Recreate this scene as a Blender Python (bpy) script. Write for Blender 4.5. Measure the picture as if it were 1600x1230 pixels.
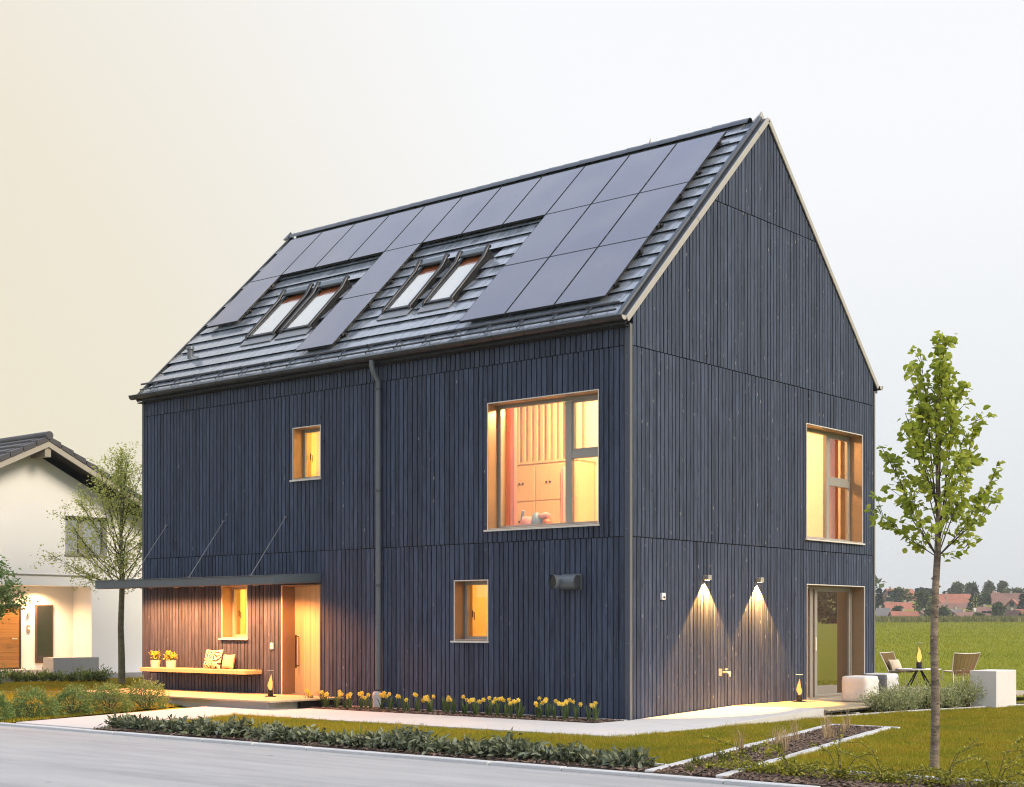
import bpy, bmesh, math, random
import numpy as np
from mathutils import Vector, Matrix

SC = bpy.context.scene
for o in list(bpy.data.objects):
    bpy.data.objects.remove(o)
R = math.radians
PI = math.pi
rnd = random.Random(7)
nrs = np.random.RandomState(11)

# ------------------------------------------------------------------ camera
CAM = Vector((13.3454, -18.8107, 1.4985))
YAW = 0.69706
FPX = 2295.47
cd = bpy.data.cameras.new('camera')
cam = bpy.data.objects.new('camera', cd)
SC.collection.objects.link(cam)
cam.location = CAM
cam.rotation_euler = (PI / 2, 0, YAW)
cd.sensor_width = 36.0
cd.sensor_fit = 'HORIZONTAL'
cd.lens = FPX / 1600 * 36.0
cd.shift_y = (975.78 - 615.0) / 1600
cd.clip_start = 0.1
cd.clip_end = 8000
SC.camera = cam
RV = Vector((math.cos(YAW), math.sin(YAW), 0))
FV = Vector((-math.sin(YAW), math.cos(YAW), 0))

# ------------------------------------------------------------------ sky, sun, exposure
SUN_AZ = R(6)          # direction towards the sun, measured from +X towards +Y
SUN_EL = R(34)
w = bpy.data.worlds.new('World')
SC.world = w
w.use_nodes = True
nt = w.node_tree
nt.nodes.clear()
def N(t, typ, **kw):
    n = t.nodes.new(typ)
    for k, v in kw.items():
        setattr(n, k, v)
    return n
out = N(nt, 'ShaderNodeOutputWorld')
bg = N(nt, 'ShaderNodeBackground')
bg2 = N(nt, 'ShaderNodeBackground')
addsh = N(nt, 'ShaderNodeAddShader')
sky = N(nt, 'ShaderNodeTexSky', sky_type='NISHITA', sun_disc=False)
sky.sun_elevation = SUN_EL
sky.sun_rotation = PI / 2 - SUN_AZ
sky.air_density = 1.0
sky.dust_density = 3.0
bg2.inputs['Strength'].default_value = 0.02
nt.links.new(sky.outputs[0], bg2.inputs['Color'])
tc = N(nt, 'ShaderNodeTexCoord')
sep = N(nt, 'ShaderNodeSeparateXYZ')
nt.links.new(tc.outputs['Generated'], sep.inputs[0])
# overcast veil: pale blue-grey at the horizon, whiter higher up
mr = N(nt, 'ShaderNodeMapRange', interpolation_type='SMOOTHSTEP')
mr.inputs['From Min'].default_value = -0.02
mr.inputs['From Max'].default_value = 0.34
nt.links.new(sep.outputs['Z'], mr.inputs['Value'])
veil = N(nt, 'ShaderNodeMix', data_type='RGBA')
veil.inputs['A'].default_value = (0.70, 0.725, 0.74, 1)
veil.inputs['B'].default_value = (0.915, 0.910, 0.905, 1)
nt.links.new(mr.outputs[0], veil.inputs['Factor'])
mr3 = N(nt, 'ShaderNodeMapRange')
mr3.inputs['From Min'].default_value = 0.42
mr3.inputs['From Max'].default_value = 1.0
nt.links.new(sep.outputs['Z'], mr3.inputs['Value'])
veil2 = N(nt, 'ShaderNodeMix', data_type='RGBA')
veil2.inputs['B'].default_value = (0.93, 1.14, 1.60, 1)
nt.links.new(mr3.outputs[0], veil2.inputs['Factor'])
nt.links.new(veil.outputs['Result'], veil2.inputs['A'])
# evening warmth towards the sunset, off to the left of the house
dotn = N(nt, 'ShaderNodeVectorMath', operation='DOT_PRODUCT')
wd = (FV * math.cos(R(42)) - RV * math.sin(R(42))).normalized()
dotn.inputs[1].default_value = (wd.x, wd.y, -0.12)
nt.links.new(tc.outputs['Generated'], dotn.inputs[0])
mr2 = N(nt, 'ShaderNodeMapRange', interpolation_type='SMOOTHSTEP')
mr2.inputs['From Min'].default_value = 0.61
mr2.inputs['From Max'].default_value = 0.93
nt.links.new(dotn.outputs['Value'], mr2.inputs['Value'])
warm = N(nt, 'ShaderNodeMix', data_type='RGBA')
warm.inputs['B'].default_value = (0.80, 0.70, 0.495, 1)
nt.links.new(mr2.outputs[0], warm.inputs['Factor'])
nt.links.new(veil2.outputs['Result'], warm.inputs['A'])
nt.links.new(warm.outputs['Result'], bg.inputs['Color'])
bg.inputs['Strength'].default_value = 0.80
nt.links.new(bg.outputs[0], addsh.inputs[0])
nt.links.new(bg2.outputs[0], addsh.inputs[1])
nt.links.new(addsh.outputs[0], out.inputs[0])

sl = bpy.data.lights.new('sun', 'SUN')
sl.energy = 2.7
sl.angle = R(22)
sl.color = (1.0, 0.84, 0.62)
sun = bpy.data.objects.new('sun', sl)
SC.collection.objects.link(sun)
sd = Vector((math.cos(SUN_EL) * math.cos(SUN_AZ), math.cos(SUN_EL) * math.sin(SUN_AZ), math.sin(SUN_EL)))
sun.rotation_euler = sd.to_track_quat('Z', 'Y').to_euler()
sun.location = sd * 40

SC.view_settings.view_transform = 'Standard'
SC.view_settings.look = 'None'
SC.view_settings.gamma = 1.0
SC.view_settings.use_curve_mapping = False
SC.view_settings.exposure = 0.33
SC.render.engine = 'CYCLES'
SC.cycles.filter_width = 1.1
SC.render.resolution_x = 1024
SC.render.resolution_y = 787

# ------------------------------------------------------------------ helpers
COL = SC.collection
class MB:
    def __init__(s):
        s.v = []; s.f = []; s.a = []
    def add(s, vs, fs, r=0.0):
        b = len(s.v)
        s.v += [tuple(p) for p in vs]
        s.f += [tuple(i + b for i in f) for f in fs]
        s.a += [r] * len(vs)
        return s
    def box(s, x0, x1, y0, y1, z0, z1, r=0.0):
        return s.hexa([(x0, y0, z0), (x1, y0, z0), (x1, y1, z0), (x0, y1, z0),
                       (x0, y0, z1), (x1, y0, z1), (x1, y1, z1), (x0, y1, z1)], r)
    def hexa(s, p, r=0.0):
        return s.add(p, [(0, 3, 2, 1), (4, 5, 6, 7), (0, 1, 5, 4), (1, 2, 6, 5), (2, 3, 7, 6), (3, 0, 4, 7)], r)
    def prism(s, poly, ext, r=0.0):
        n = len(poly); e = Vector(ext)
        vs = [Vector(p) for p in poly] + [Vector(p) + e for p in poly]
        fs = [tuple(range(n - 1, -1, -1)), tuple(range(n, 2 * n))]
        fs += [(i, (i + 1) % n, n + (i + 1) % n, n + i) for i in range(n)]
        return s.add(vs, fs, r)
    def tube(s, pts, rad, n=8, cap=True, r=0.0):
        pts = [Vector(p) for p in pts]
        if not isinstance(rad, (list, tuple)):
            rad = [rad] * len(pts)
        vs = []; fs = []
        side = None
        for i, p in enumerate(pts):
            d = (pts[min(i + 1, len(pts) - 1)] - pts[max(i - 1, 0)])
            if d.length < 1e-9: d = Vector((0, 0, 1))
            d.normalize()
            if side is None:
                side = d.orthogonal().normalized()
            else:
                side = (side - d * side.dot(d))
                if side.length < 1e-6: side = d.orthogonal()
                side.normalize()
            up = d.cross(side)
            for k in range(n):
                a = 2 * PI * k / n
                vs.append(p + side * (math.cos(a) * rad[i]) + up * (math.sin(a) * rad[i]))
        m = len(pts)
        for i in range(m - 1):
            for k in range(n):
                k2 = (k + 1) % n
                fs.append((i * n + k, i * n + k2, (i + 1) * n + k2, (i + 1) * n + k))
        if cap:
            fs.append(tuple(range(n - 1, -1, -1)))
            fs.append(tuple((m - 1) * n + k for k in range(n)))
        return s.add(vs, fs, r)
    def lathe(s, prof, n=16, c=(0, 0, 0), r=0.0):
        vs = []; fs = []
        for (q, z) in prof:
            for k in range(n):
                a = 2 * PI * k / n
                vs.append((c[0] + q * math.cos(a), c[1] + q * math.sin(a), c[2] + z))
        m = len(prof)
        for i in range(m - 1):
            for k in range(n):
                k2 = (k + 1) % n
                fs.append((i * n + k, i * n + k2, (i + 1) * n + k2, (i + 1) * n + k))
        if prof[0][0] > 1e-5: fs.append(tuple(range(n - 1, -1, -1)))
        if prof[-1][0] > 1e-5: fs.append(tuple((m - 1) * n + k for k in range(n)))
        return s.add(vs, fs, r)
    def xform(s, M):
        s.v = [tuple(M @ Vector(p)) for p in s.v]
        return s
    def mesh(s, name, mat, smooth=False, bevel=0.0):
        me = bpy.data.meshes.new(name)
        me.from_pydata(s.v, [], s.f)
        at = me.attributes.new('rnd', 'FLOAT', 'POINT')
        at.data.foreach_set('value', s.a)
        if bevel > 0:
            bm = bmesh.new(); bm.from_mesh(me)
            bmesh.ops.recalc_face_normals(bm, faces=bm.faces)
            bmesh.ops.bevel(bm, geom=bm.edges[:], offset=bevel, segments=1, affect='EDGES', clamp_overlap=True)
            bm.to_mesh(me); bm.free()
        else:
            bm = bmesh.new(); bm.from_mesh(me)
            bmesh.ops.recalc_face_normals(bm, faces=bm.faces)
            bm.to_mesh(me); bm.free()
        if smooth:
            me.polygons.foreach_set('use_smooth', [True] * len(me.polygons))
            me.set_sharp_from_angle(angle=R(smooth if smooth is not True else 45))
        if mat: me.materials.append(mat)
        me.update()
        return me
    def build(s, name, mat, parent=None, smooth=False, bevel=0.0):
        o = bpy.data.objects.new(name, s.mesh(name, mat, smooth, bevel))
        COL.objects.link(o)
        if parent is not None: o.parent = parent
        return o

def box(name, mat, parent, x0, x1, y0, y1, z0, z1, bevel=0.0):
    return MB().box(x0, x1, y0, y1, z0, z1).build(name, mat, parent, False, bevel)

def tag(o, label=None, cat=None, group=None, kind=None):
    if label: o['label'] = label
    if cat: o['category'] = cat
    if group: o['group'] = group
    if kind: o['kind'] = kind
    return o

def thing(name, label, cat, loc=(0, 0, 0), rz=0.0, group=None):
    o = bpy.data.objects.new(name, None)
    o.empty_display_size = 0.2
    COL.objects.link(o)
    o.location = loc
    o.rotation_euler = (0, 0, rz)
    return tag(o, label, cat, group)

def copy_tree(o, parent=None):
    c = o.copy(); COL.objects.link(c); c.parent = parent
    for ch in o.children:
        copy_tree(ch, c)
    return c

def npmesh(name, V, F, mat, parent=None, rn=None, kind=None):
    """V (n,3) floats, F (m,3) ints"""
    me = bpy.data.meshes.new(name)
    V = np.asarray(V, np.float32); F = np.asarray(F, np.int32)
    me.vertices.add(len(V)); me.vertices.foreach_set('co', V.ravel())
    me.loops.add(F.size); me.loops.foreach_set('vertex_index', F.ravel())
    me.polygons.add(len(F))
    k = F.shape[1]
    me.polygons.foreach_set('loop_start', np.arange(0, F.size, k, dtype=np.int32))
    me.polygons.foreach_set('loop_total', np.full(len(F), k, np.int32))
    if rn is not None:
        at = me.attributes.new('rnd', 'FLOAT', 'POINT')
        at.data.foreach_set('value', np.asarray(rn, np.float32))
    me.update(); me.validate()
    me.materials.append(mat)
    o = bpy.data.objects.new(name, me); COL.objects.link(o)
    if parent is not None: o.parent = parent
    if kind: o['kind'] = kind
    return o

def point_light(name, loc, power, col, radius, parent=None):
    l = bpy.data.lights.new(name, 'POINT'); l.energy = power; l.color = col; l.shadow_soft_size = radius
    o = bpy.data.objects.new(name, l); COL.objects.link(o); o.location = loc
    if parent is not None: o.parent = parent
    return o
def spot_light(name, loc, power, col, ang, blend, radius, parent=None, direction=(0, 0, -1)):
    l = bpy.data.lights.new(name, 'SPOT'); l.energy = power; l.color = col; l.shadow_soft_size = radius
    l.spot_size = ang; l.spot_blend = blend
    o = bpy.data.objects.new(name, l); COL.objects.link(o); o.location = loc
    o.rotation_euler = (-Vector(direction)).to_track_quat('Z', 'Y').to_euler()
    if parent is not None: o.parent = parent
    return o

def at_px(u, v, D):
    """a place in the world, D metres ahead of the camera (used to survey where far things stand)"""
    return CAM + FV * D + RV * ((u - 800) / FPX * D) + Vector((0, 0, (975.78 - v) / FPX * D))

# ------------------------------------------------------------------ materials
def new_mat(name):
    m = bpy.data.materials.new(name); m.use_nodes = True
    t = m.node_tree; t.nodes.clear()
    o = N(t, 'ShaderNodeOutputMaterial'); p = N(t, 'ShaderNodeBsdfPrincipled')
    t.links.new(p.outputs[0], o.inputs[0])
    return m, t, p, o
def lk(t, a, b): t.links.new(a, b)
def pos(t, scale=(1, 1, 1), coord='pos'):
    if coord == 'pos':
        src = N(t, 'ShaderNodeNewGeometry').outputs['Position']
    else:
        src = N(t, 'ShaderNodeTexCoord').outputs['Object']
    mp = N(t, 'ShaderNodeMapping'); mp.inputs['Scale'].default_value = scale
    lk(t, src, mp.inputs['Vector']); return mp.outputs[0]
def noise(t, vec, scale, detail=3.0, rough=0.55):
    n = N(t, 'ShaderNodeTexNoise'); n.inputs['Scale'].default_value = scale
    n.inputs['Detail'].default_value = detail; n.inputs['Roughness'].default_value = rough
    lk(t, vec, n.inputs['Vector']); return n.outputs['Fac']
def rng(t, v, a, b, c=0.0, d=1.0, smooth=False):
    n = N(t, 'ShaderNodeMapRange')
    if smooth: n.interpolation_type = 'SMOOTHSTEP'
    n.inputs['From Min'].default_value = a; n.inputs['From Max'].default_value = b
    n.inputs['To Min'].default_value = c; n.inputs['To Max'].default_value = d
    lk(t, v, n.inputs['Value']); return n.outputs[0]
def mixc(t, f, a, b, mode='MIX'):
    n = N(t, 'ShaderNodeMix', data_type='RGBA', blend_type=mode)
    if isinstance(f, (int, float)): n.inputs['Factor'].default_value = f
    else: lk(t, f, n.inputs['Factor'])
    for k, v in (('A', a), ('B', b)):
        if isinstance(v, (tuple, list)): n.inputs[k].default_value = (v[0], v[1], v[2], 1)
        else: lk(t, v, n.inputs[k])
    return n.outputs['Result']
def mth(t, op, a, b=0.0):
    n = N(t, 'ShaderNodeMath', operation=op)
    for i, v in enumerate((a, b)):
        if isinstance(v, (int, float)): n.inputs[i].default_value = v
        else: lk(t, v, n.inputs[i])
    return n.outputs[0]
def bump(t, p, h, strength=0.3, dist=0.01):
    b = N(t, 'ShaderNodeBump'); b.inputs['Strength'].default_value = strength; b.inputs['Distance'].default_value = dist
    lk(t, h, b.inputs['Height']); lk(t, b.outputs[0], p.inputs['Normal'])
def sc(c, k): return tuple(min(1, x * k) for x in c)

def M(name, col, rough=0.5, metal=0.0, var=0.12, vs=6.0, bmp=0.0, bs=80.0, bd=0.004, stretch=(1, 1, 1), spec=0.5, coord='pos', rvar=0.1):
    m, t, p, o = new_mat(name)
    v = pos(t, stretch, coord)
    f = rng(t, noise(t, v, vs, 4.0, 0.6), 0.3, 0.7)
    f2 = rng(t, noise(t, v, vs * 9, 3.0, 0.6), 0.3, 0.7)
    c = mixc(t, f, sc(col, 1 - var), sc(col, 1 + var))
    c = mixc(t, mth(t, 'MULTIPLY', f2, var), c, sc(col, 1 - 2 * var))
    lk(t, c, p.inputs['Base Color'])
    p.inputs['Metallic'].default_value = metal
    p.inputs['Specular IOR Level'].default_value = spec
    lk(t, rng(t, f2, 0, 1, max(0.02, rough - rvar * rough), min(1, rough + rvar * rough)), p.inputs['Roughness'])
    if bmp: bump(t, p, noise(t, v, bs, 4.0, 0.6), bmp, bd)
    return m

def cladding_mat():
    m, t, p, o = new_mat('charcoal_stained_board')
    a = N(t, 'ShaderNodeAttribute'); a.attribute_name = 'rnd'
    r = a.outputs['Fac']
    g = N(t, 'ShaderNodeNewGeometry').outputs['Position']
    off = N(t, 'ShaderNodeCombineXYZ'); lk(t, mth(t, 'MULTIPLY', r, 37.0), off.inputs['Z'])
    ad = N(t, 'ShaderNodeVectorMath', operation='ADD'); lk(t, g, ad.inputs[0]); lk(t, off.outputs[0], ad.inputs[1])
    mp = N(t, 'ShaderNodeMapping'); mp.inputs['Scale'].default_value = (60, 60, 2.2); lk(t, ad.outputs[0], mp.inputs['Vector'])
    grain = noise(t, mp.outputs[0], 1.0, 5.0, 0.65)
    mp2 = N(t, 'ShaderNodeMapping'); mp2.inputs['Scale'].default_value = (3, 3, 0.6); lk(t, ad.outputs[0], mp2.inputs['Vector'])
    blot = noise(t, mp2.outputs[0], 1.0, 3.0)
    # knots: small pale or dark ovals scattered along the boards
    mp3 = N(t, 'ShaderNodeMapping'); mp3.inputs['Scale'].default_value = (11, 11, 4.6); lk(t, ad.outputs[0], mp3.inputs['Vector'])
    vo = N(t, 'ShaderNodeTexVoronoi'); vo.inputs['Scale'].default_value = 1.0; lk(t, mp3.outputs[0], vo.inputs['Vector'])
    knot = rng(t, vo.outputs['Distance'], 0.09, 0.18, 1.0, 0.0, True)
    sepc = N(t, 'ShaderNodeSeparateColor'); lk(t, vo.outputs['Color'], sepc.inputs[0])
    some = rng(t, sepc.outputs[0], 0.80, 0.81)
    knot = mth(t, 'MULTIPLY', knot, some)
    base = (0.043, 0.056, 0.091)
    mp4 = N(t, 'ShaderNodeMapping'); mp4.inputs['Scale'].default_value = (26, 26, 5.0); lk(t, ad.outputs[0], mp4.inputs['Vector'])
    fleck = noise(t, mp4.outputs[0], 1.0, 4.0, 0.7)
    c = mixc(t, r, sc(base, 0.74), sc(base, 1.22))
    c = mixc(t, rng(t, grain, 0.36, 0.66), mixc(t, 1.0, c, (0.46, 0.46, 0.48), 'MULTIPLY'), mixc(t, 1.0, c, (1.50, 1.50, 1.48), 'MULTIPLY'))
    c = mixc(t, mth(t, 'MULTIPLY', rng(t, fleck, 0.58, 0.74), 0.55), c, (0.115, 0.135, 0.175))
    c = mixc(t, mth(t, 'MULTIPLY', rng(t, blot, 0.42, 0.7), 0.30), c, sc(base, 2.0))
    c = mixc(t, mth(t, 'MULTIPLY', knot, rng(t, sepc.outputs[1], 0.0, 1.0, 0.35, 0.95)), c, mixc(t, rng(t, sepc.outputs[2], 0.45, 0.5), (0.008, 0.008, 0.010), (0.22, 0.225, 0.235)))
    lk(t, c, p.inputs['Base Color'])
    lk(t, rng(t, grain, 0.2, 0.8, 0.45, 0.72), p.inputs['Roughness'])
    p.inputs['Specular IOR Level'].default_value = 0.2
    bump(t, p, mth(t, 'ADD', grain, mth(t, 'MULTIPLY', knot, 0.6)), 0.8, 0.005)
    return m

def tile_mat():
    m, t, p, o = new_mat('anthracite_roof_tile')
    g = N(t, 'ShaderNodeNewGeometry').outputs['Position']
    mp = N(t, 'ShaderNodeMapping'); mp.inputs['Scale'].default_value = (1 / 0.2235, 1 / 0.25, 0); lk(t, g, mp.inputs['Vector'])
    fl = N(t, 'ShaderNodeVectorMath', operation='FLOOR'); lk(t, mp.outputs[0], fl.inputs[0])
    wn = N(t, 'ShaderNodeTexWhiteNoise'); wn.noise_dimensions = '2D'; lk(t, fl.outputs[0], wn.inputs['Vector'])
    n1 = noise(t, g, 9.0, 4.0)
    c = mixc(t, wn.outputs['Value'], (0.145, 0.168, 0.205), (0.205, 0.232, 0.272))
    c = mixc(t, rng(t, n1, 0.35, 0.7), c, mixc(t, 1.0, c, (1.3, 1.3, 1.28), 'MULTIPLY'))
    lk(t, c, p.inputs['Base Color'])
    p.inputs['Roughness'].default_value = 0.33
    lk(t, rng(t, mth(t, 'ADD', n1, mth(t, 'MULTIPLY', wn.outputs['Value'], 0.5)), 0.4, 1.1, 0.10, 0.24), p.inputs['Roughness'])
    p.inputs['Coat Weight'].default_value = 0.5
    p.inputs['Coat Roughness'].default_value = 0.12
    p.inputs['Specular IOR Level'].default_value = 1.0
    bump(t, p, noise(t, g, 160.0, 2.0), 0.12, 0.002)
    return m

def wood_mat(name, c1, c2, axis='x', rough=0.55, scale=1.0):
    m, t, p, o = new_mat(name)
    a = N(t, 'ShaderNodeAttribute'); a.attribute_name = 'rnd'
    s = {'x': (1.5, 45, 45), 'y': (45, 1.5, 45), 'z': (45, 45, 1.5)}[axis]
    g = N(t, 'ShaderNodeNewGeometry').outputs['Position']
    off = N(t, 'ShaderNodeCombineXYZ'); lk(t, mth(t, 'MULTIPLY', a.outputs['Fac'], 31.0), off.inputs[axis.upper()])
    ad = N(t, 'ShaderNodeVectorMath', operation='ADD'); lk(t, g, ad.inputs[0]); lk(t, off.outputs[0], ad.inputs[1])
    mp = N(t, 'ShaderNodeMapping'); mp.inputs['Scale'].default_value = tuple(q * scale for q in s); lk(t, ad.outputs[0], mp.inputs['Vector'])
    gr = noise(t, mp.outputs[0], 1.0, 5.0, 0.6)
    c = mixc(t, rng(t, gr, 0.3, 0.7), c1, c2)
    c = mixc(t, mth(t, 'MULTIPLY', a.outputs['Fac'], 0.5), c, mixc(t, 1.0, c, (0.75, 0.72, 0.68), 'MULTIPLY'))
    lk(t, c, p.inputs['Base Color'])
    p.inputs['Roughness'].default_value = rough
    bump(t, p, gr, 0.25, 0.002)
    return m

def glass_mat(name, tint=(0.96, 0.96, 0.95), ior=1.6, rough=0.0):
    m, t, p, o = new_mat(name)
    t.nodes.remove(p)
    tr = N(t, 'ShaderNodeBsdfTransparent'); tr.inputs[0].default_value = (*tint, 1)
    gl = N(t, 'ShaderNodeBsdfGlossy'); gl.inputs['Roughness'].default_value = rough
    gl.inputs[0].default_value = (1, 1, 1, 1)
    fr = N(t, 'ShaderNodeFresnel'); fr.inputs[0].default_value = ior
    mx = N(t, 'ShaderNodeMixShader')
    gm = N(t, 'ShaderNodeNewGeometry')
    lk(t, mth(t, 'MULTIPLY', fr.outputs[0], mth(t, 'SUBTRACT', 1.0, gm.outputs['Backfacing'])), mx.inputs[0]); lk(t, tr.outputs[0], mx.inputs[1]); lk(t, gl.outputs[0], mx.inputs[2])
    lk(t, mx.outputs[0], o.inputs[0])
    return m

def emit_mat(name, col, strength):
    m, t, p, o = new_mat(name)
    t.nodes.remove(p)
    e = N(t, 'ShaderNodeEmission'); e.inputs[0].default_value = (*col, 1); e.inputs[1].default_value = strength
    lk(t, e.outputs[0], o.inputs[0])
    return m

def leaf_mat(name, c1, c2, trans=0.35, rough=0.5, c3=None, spec=0.3):
    m, t, p, o = new_mat(name)
    a = N(t, 'ShaderNodeAttribute'); a.attribute_name = 'rnd'
    c = mixc(t, a.outputs['Fac'], c1, c2)
    n = noise(t, pos(t), 1.7, 3.0)
    if c3: c = mixc(t, mth(t, 'MULTIPLY', rng(t, n, 0.42, 0.68), 0.8), c, c3)
    lk(t, c, p.inputs['Base Color'])
    p.inputs['Roughness'].default_value = rough
    p.inputs['Specular IOR Level'].default_value = spec
    tl = N(t, 'ShaderNodeBsdfTranslucent'); lk(t, c, tl.inputs[0])
    mx = N(t, 'ShaderNodeMixShader'); mx.inputs[0].default_value = trans
    lk(t, p.outputs[0], mx.inputs[1]); lk(t, tl.outputs[0], mx.inputs[2]); lk(t, mx.outputs[0], o.inputs[0])
    return m

def grass_ground_mat(name, c1, c2, c3, s=0.35):
    m, t, p, o = new_mat(name)
    v = pos(t)
    n1 = noise(t, v, s, 5.0, 0.6); n2 = noise(t, v, 14.0, 4.0, 0.7)
    c = mixc(t, rng(t, n1, 0.35, 0.65), c1, c2)
    c = mixc(t, rng(t, n2, 0.35, 0.75), c, c3)
    lk(t, c, p.inputs['Base Color'])
    p.inputs['Roughness'].default_value = 0.9
    p.inputs['Specular IOR Level'].default_value = 0.1
    bump(t, p, noise(t, v, 30.0, 5.0, 0.7), 0.8, 0.05)
    return m

def asphalt_mat():
    m, t, p, o = new_mat('pale_worn_asphalt')
    v = pos(t)
    streak = noise(t, pos(t, (0.10, 1.3, 1)), 1.0, 5.0, 0.6)
    n2 = noise(t, pos(t, (0.5, 3.0, 1)), 1.6, 5.0, 0.65)
    n3 = noise(t, v, 90.0, 3.0, 0.7)
    spk = noise(t, v, 260.0, 2.0, 0.6)
    c = mixc(t, rng(t, streak, 0.38, 0.62), (0.29, 0.293, 0.30), (0.385, 0.387, 0.385))
    c = mixc(t, mth(t, 'MULTIPLY', rng(t, n2, 0.45, 0.72), 0.55), c, (0.46, 0.455, 0.44))
    c = mixc(t, mth(t, 'MULTIPLY', rng(t, n3, 0.48, 0.72), 0.4), c, (0.20, 0.20, 0.205))
    c = mixc(t, mth(t, 'MULTIPLY', rng(t, spk, 0.58, 0.70), 0.4), c, (0.52, 0.52, 0.51))
    # a few dark oil and tar spots
    vo = N(t, 'ShaderNodeTexVoronoi'); vo.inputs['Scale'].default_value = 0.9; lk(t, v, vo.inputs['Vector'])
    spot = rng(t, vo.outputs['Distance'], 0.02, 0.05, 1.0, 0.0, True)
    c = mixc(t, mth(t, 'MULTIPLY', spot, 0.6), c, (0.05, 0.05, 0.05))
    lk(t, c, p.inputs['Base Color'])
    p.inputs['Roughness'].default_value = 0.85
    bump(t, p, mth(t, 'ADD', n3, spk), 0.5, 0.006)
    return m

def concrete_mat(name, col, var=0.08, bmp=0.15):
    m, t, p, o = new_mat(name)
    v = pos(t)
    n1 = noise(t, v, 0.9, 5.0, 0.6); n2 = noise(t, v, 7.0, 5.0, 0.65); n3 = noise(t, v, 70.0, 3.0, 0.7)
    c = mixc(t, rng(t, n1, 0.35, 0.65), sc(col, 1 - var), sc(col, 1 + var))
    c = mixc(t, mth(t, 'MULTIPLY', rng(t, n2, 0.45, 0.75), 0.35), c, sc(col, 0.78))
    c = mixc(t, mth(t, 'MULTIPLY', rng(t, n3, 0.6, 0.8), 0.3), c, sc(col, 0.6))
    lk(t, c, p.inputs['Base Color']); p.inputs['Roughness'].default_value = 0.8
    bump(t, p, n3, bmp, 0.003)
    return m

def soil_mat():
    m, t, p, o = new_mat('bark_mulch_soil')
    v = pos(t)
    n1 = noise(t, v, 35.0, 4.0, 0.7); n2 = noise(t, v, 120.0, 3.0, 0.7)
    c = mixc(t, rng(t, n1, 0.35, 0.7), (0.035, 0.022, 0.015), (0.11, 0.07, 0.048))
    c = mixc(t, mth(t, 'MULTIPLY', rng(t, n2, 0.55, 0.75), 0.6), c, (0.23, 0.17, 0.13))
    lk(t, c, p.inputs['Base Color']); p.inputs['Roughness'].default_value = 0.95
    bump(t, p, n1, 1.0, 0.03)
    return m

m_board = cladding_mat()
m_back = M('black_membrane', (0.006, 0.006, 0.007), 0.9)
m_tile = tile_mat()
m_gut = M('black_grey_gutter', (0.016, 0.018, 0.021), 0.38, 0.0, 0.08, spec=0.5)
m_dark = M('dark_grey_coated_metal', (0.036, 0.042, 0.050), 0.30, 0.0, 0.08, spec=0.7)
m_canopy = M('blue_grey_coated_steel', (0.075, 0.098, 0.118), 0.38, 0.0, 0.06, spec=0.6)
m_pipe = M('anthracite_pipe', (0.095, 0.112, 0.132), 0.35, 0.0, 0.06, spec=0.6)
m_black = M('black_metal', (0.012, 0.012, 0.013), 0.4)
m_trim = M('pale_aluminium_verge', (0.36, 0.345, 0.315), 0.45, 0.0, 0.04, spec=0.5)
m_bronze = M('bronze_anodised_reveal', (0.28, 0.20, 0.125), 0.42, 0.35, 0.05)
m_edge = M('bright_reveal_edge', (0.62, 0.585, 0.53), 0.4, 0.0, 0.03)
m_frame = M('taupe_window_frame', (0.30, 0.285, 0.255), 0.4, 0.1, 0.05)
m_glass = glass_mat('window_glass', (0.93, 0.93, 0.91), 1.95)
m_glass_m = glass_mat('mirror_coated_glass', (0.34, 0.34, 0.33), 7.5)
m_glass_r = glass_mat('reflective_glass', (0.52, 0.52, 0.50), 4.2)
m_lglass = glass_mat('lantern_glass', (0.97, 0.97, 0.97), 1.5)
m_room = M('cream_interior_paint', (0.74, 0.66, 0.52), 0.8, 0, 0.03)
m_white = M('white_paint', (0.78, 0.78, 0.76), 0.55, 0, 0.04)
m_pine = wood_mat('pale_pine', (0.62, 0.44, 0.25), (0.72, 0.54, 0.33), 'z')
m_larch = wood_mat('larch_slats', (0.46, 0.36, 0.17), (0.58, 0.48, 0.25), 'x')
m_decky = wood_mat('larch_decking', (0.38, 0.31, 0.20), (0.50, 0.42, 0.28), 'x')
m_doorw = wood_mat('pale_oak_door', (0.40, 0.34, 0.20), (0.47, 0.41, 0.25), 'z', 0.5)
m_soffit = wood_mat('red_brown_soffit', (0.22, 0.11, 0.06), (0.28, 0.15, 0.085), 'x')
m_oak = wood_mat('golden_oak_door', (0.24, 0.115, 0.03), (0.38, 0.20, 0.06), 'y', 0.45, 0.5)
m_render = M('white_render', (0.80, 0.80, 0.80), 0.85, 0, 0.03, 0.6, 0.2, 90, 0.004)
m_concrete = concrete_mat('light_concrete', (0.45, 0.45, 0.445))
m_path = concrete_mat('pale_concrete_path', (0.53, 0.52, 0.505), 0.04, 0.1)
m_kerb = concrete_mat('kerb_concrete', (0.52, 0.53, 0.53), 0.06)
m_asph = asphalt_mat()
m_soil = soil_mat()
m_lawn = grass_ground_mat('lawn_soil', (0.115, 0.100, 0.011), (0.150, 0.112, 0.013), (0.085, 0.07, 0.012))
m_blade = leaf_mat('lawn_blade', (0.19, 0.225, 0.014), (0.37, 0.315, 0.024), 0.3, 0.6, (0.40, 0.29, 0.028), 0.2)
m_field = grass_ground_mat('meadow', (0.22, 0.245, 0.022), (0.29, 0.275, 0.030), (0.175, 0.195, 0.018), 0.06)
m_bark = M('grey_brown_bark', (0.25, 0.195, 0.145), 0.9, 0, 0.6, 6, 1.0, 18, 0.012, (1, 1, 3.2))
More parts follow.
